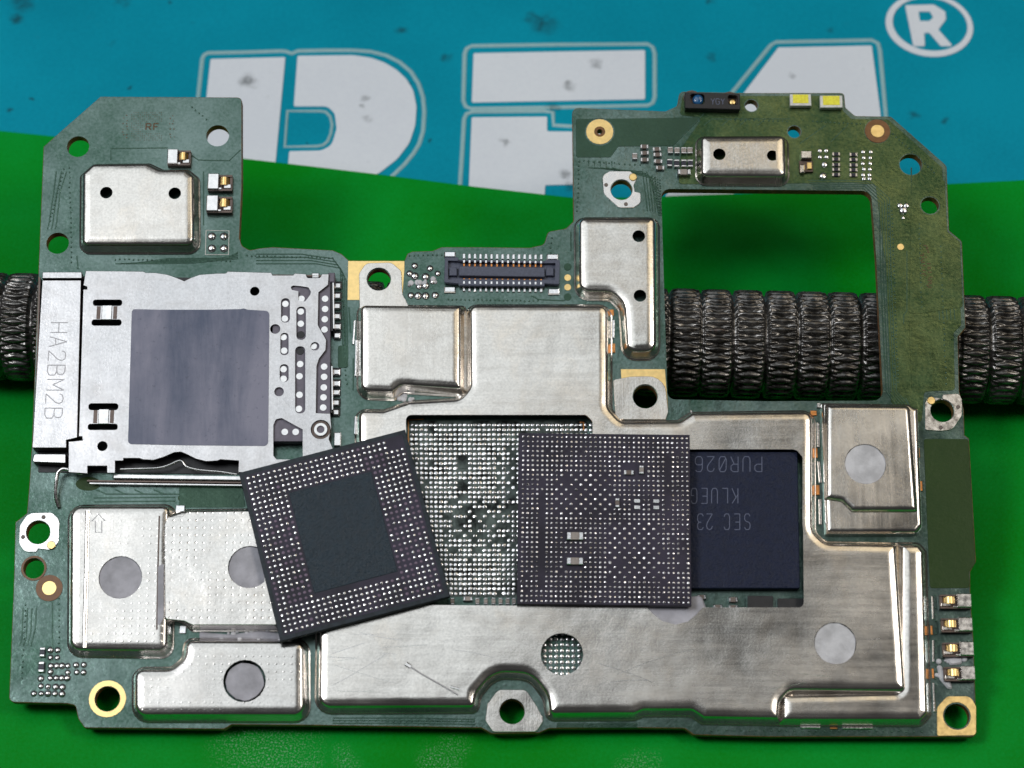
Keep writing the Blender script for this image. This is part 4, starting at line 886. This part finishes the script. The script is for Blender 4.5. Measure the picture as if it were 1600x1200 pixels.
# ================================================================ under the window: pad field and storage chip
pl, dl = [], []
nC, nR = 39, 36
for i in range(nC):
    for j in range(nR):
        x = 643 + i * 7.58 + j * 0.02; y = 664 + j * 7.53
        if y > 932: continue
        if 712 < x < 730 and 715 < y < 732: continue
        if 712 < x < 730 and 752 < y < 766: continue
        if x > 775 and 700 < y < 770 and (i + j) % 2 and random.random() < .7: continue
        if 700 < x < 800 and 790 < y < 845 and (i + j) % 2 and random.random() < .55: continue
        if 695 < x < 812 and 775 < y < 862 and (i + 2 * j) % 5 < 2 and random.random() < .7: continue
        if random.random() < 0.015: continue
        c = P(x, y); pl.append((c[0] + random.gauss(0, .0008), c[1] + random.gauss(0, .0008), 0.0009, 3.2 * PX * random.uniform(.90, 1.08), 0.0024))
for i in range(9):
    for j in range(9):
        x = 878 + (i - 4) * 9; y = 1026 + (j - 4) * 9
        c = P(x, y); pl.append((c[0], c[1], 0.0005, 3.6 * PX, 0.012))
domes('solder_pads', pl, M['solder'], board, tilt=0.06)
tl = []
for x in range(790, 818, 8): tl.append([(x, 702), (x, 770)])
for x in (697, 704, 712, 727, 742, 758, 774): tl.append([(x, 800 - (x % 5) * 3), (x + 1, 846)])
for q in range(9): tl.append([(700 + 12 * q, 846), (706 + 12 * q, 838), (707 + 12 * q, 818)])
tl += [[(696, 876), (722, 852)], [(752, 896), (768, 880), (768, 842)], [(774, 812), (792, 806)], [(713, 713), (730, 713), (730, 732), (713, 732), (713, 713)], [(713, 760), (745, 760)]]
for q in range(10): tl.append([(726 + 8 * q, 936), (734 + 8 * q, 928)])
ribbon('pad_trace', tl, 1.4, 0.003, M['tinned'], board, z=0.0011, kind='stuff')
ribbon('pad_frame', [[(638, 656), (638, 700)], [(638, 656), (662, 655)], [(906, 660), (912, 660), (912, 672)]], 2.2, 0.006, M['copper'], board, z=0.0008)
ZC = 0.075
fc_ = plate('storage_chip', roundp([(1000, 705, 2), (1246, 706, 3), (1250, 919, 3), (1000, 919, 2)], ZC), 0.012, ZC, M['flash_chip'], board, (), 0.004)
def upside(text, xr, yb, yt, adv_px, wpx):
    """lettering turned upside down: starts at the right and runs left"""
    zc = ZC + 0.0003; a = Vector(P(xr, yt, zc)); b_ = Vector(P(xr - 10, yt, zc)); d = (b_ - a) / 10
    hg = (Vector(P(xr, yb, zc)) - a)
    hh = (yb - yt)
    strokes(text, tuple(a), tuple(d * hh * 1.0), tuple(hg), adv_px / hh, 1.25 * PX, zc, M['laser'], fc_, 'laser_lettering', 0.0008, wpx / 0.58 / hh)
upside('PUR026', 1190.5, 737, 713.5, 18.6, 11)
upside('KLUEG', 1153, 786.5, 763, 16, 9)
upside('SEC', 1172, 827.5, 803, 16, 8.5); upside('23', 1113, 827.5, 803, 14, 9)
plate('small_chip', roundp([(1168, 931, 1), (1208, 931, 1), (1208, 960, 1), (1168, 960, 1)], 0.04), 0.001, 0.04, M['black'], board, (), 0.002)
plate('small_chip', roundp([(1215, 935, 1), (1262, 935, 1), (1262, 962, 1), (1215, 962, 1)], 0.03), 0.001, 0.03, M['black'], board, (), 0.002)
# ================================================================ two loose chips lying ball side up
def chip_frame(name, corners, hb, thick):
    """square chip from its four top corners in the photo; returns empty and size"""
    q = [Vector(P(x, y, hb + thick)) for x, y in corners]
    c = sum(q, Vector((0, 0))) / 4
    e1 = ((q[1] - q[0]) + (q[2] - q[3])) / 2; e2 = ((q[0] - q[3]) + (q[1] - q[2])) / 2
    ang = (math.atan2(e1.y, e1.x) + math.atan2(-e2.x, e2.y)) / 2
    o = empty(name, MB @ Matrix.Translation((c.x, c.y, hb)) @ Matrix.Rotation(ang, 4, 'Z'))
    return o, e1.length, e2.length
def rect(w_, h_, cx=0, cy=0): return [(cx - w_ / 2, cy - h_ / 2), (cx + w_ / 2, cy - h_ / 2), (cx + w_ / 2, cy + h_ / 2), (cx - w_ / 2, cy + h_ / 2)]
T1 = 0.06
ch1, W1, H1 = chip_frame('processor_chip', [(371, 737), (635, 673), (701, 930), (440, 1004)], 0.1345, T1)
tag(ch1, 'loose dark square chip lying tilted, with a ring of solder balls round a plain centre', 'chip')
plate('chip_substrate', rect(W1, H1), 0.002, T1, M['chip_base'], ch1, (), 0.003)
plate('ball_zone', rect(W1 * .95, H1 * .95), T1 - 0.001, T1 + 0.0008, M['chip_zone'], ch1, [rect(W1 * .495, H1 * .60, 0, H1 * .012)], 0.0004)
def lv(f): return (f - .5)
plate('moulded_centre', rect(W1 * .49, H1 * .595, 0, H1 * .012), T1 - 0.001, T1 + 0.004, M['chip_mold'], ch1, (), 0.002)
bright, dull = [], []
pt = W1 * 0.91 / 29
for i in range(30):
    for j in range(30):
        s_ = (0.045 + 0.91 * i / 29); t = (0.045 + 0.91 * j / 29)
        if 0.24 < s_ < 0.76 and 0.175 < t < 0.80: continue
        u, v_ = (s_ - .5) * W1, (.5 - t) * H1
        if i > 26 and j < 2: continue
        side = (s_ < .24 and .32 < t < .8) or (s_ > .76 and .38 < t < .93)
        pr = 0.45 if side and (.13 < s_ < .87) else (0.28 if side else 0.03)
        if 22 <= i <= 25 and 1 < j < 6: pr = 0.8
        (dull if random.random() < pr else bright).append((u + random.gauss(0, .0005), v_ + random.gauss(0, .0005), T1 + 0.0009, pt * random.uniform(.27, .315), 0.0045))
domes('solder_balls', bright, M['solder'], ch1, tilt=0.10); domes('bare_pads', [(a, b, c, r, .0012) for a, b, c, r, _ in dull], M['dull_pad'], ch1)
T2 = 0.055
ch2, W2, H2 = chip_frame('memory_chip', [(810, 676), (1078, 680), (1080, 946), (808, 944)], H + 0.0006, T2)
tag(ch2, 'loose dark square chip lying straight, fully covered in fine solder dots', 'chip')
plate('chip_substrate', rect(W2, H2), 0.002, T2, M['chip_zone'], ch2, (), 0.002)
balls = []
def c2(x, y): return ((x - 943.5) * PX * W2 / (270 * PX), (812 - y) * PX * H2 / (267.5 * PX))
for i in range(35):
    for j in range(35):
        x = 816 + i * 7.59; y = 684 + j * 7.56
        if 842 < x < 852 and (752 < y < 765 or 772 < y < 920): continue
        if 1040 < x < 1050 and 708 < y < 790 and abs(y - 760) > 4: continue
        if 884 < x < 914 and (833 < y < 849 or 871 < y < 889): continue
        if 972 < x < 1012 and 728 < y < 750: continue
        if 958 < x < 971 and 780 < y < 796: continue
        if 988 < x < 1002 and 779 < y < 799: continue
        if 1018 < x < 1032 and 779 < y < 799: continue
        chk = (i + j) % 2
        d1 = (x - 905) * 0.5 + (y - 782) * .86; inA = 866 < x < 960 and 742 < y < 812 and abs(x - 912) < 52 - abs(y - 778) * .3
        inB = 946 < x < 1032 and 818 < y < 908 and (x - 946) + (y - 818) > 8
        big = inA or inB
        if big and chk: continue
        if 1035 < x < 1072 and 820 < y < 915 and random.random() < .30: continue
        if random.random() < .012: continue
        u, v_ = c2(x, y)
        balls.append((u, v_, T2 + 0.0004, 7.59 * PX * (random.uniform(.28, .33) if big else random.uniform(.21, .29)), 0.0042 if big else random.uniform(.002, .0034)))
domes('solder_balls', balls, M['solder_dull'], ch2, tilt=0.13)
for x, y, w_, h_, bd, z in ((898, 841, 25, 12, 'ceramic_pale', .03), (898, 880, 25, 11, 'ceramic_pale', .03), (982, 740, 15, 7, 'ceramic', .02), (1002, 735.5, 7, 13, 'ceramic_pale', .02), (964, 788, 6.5, 14, 'ceramic', .02)):
    o = capacitor(x, y, w_, h_, bd, z, 0.0, ch2); u, v_ = c2(x, y); o.location = (u, v_, T2 + 0.0006)
for x, y in ((995, 784), (995, 794), (1025, 784), (1025, 794)):
    V, F = [], []; boxv(V, F, *c2(x, y), 9 * PX, 5.5 * PX, T2 + 0.0004, T2 + 0.004, 0, 0.001); mk('bare_pad', V, F, M['solder'], ch2)
bpy.context.view_layer.update()
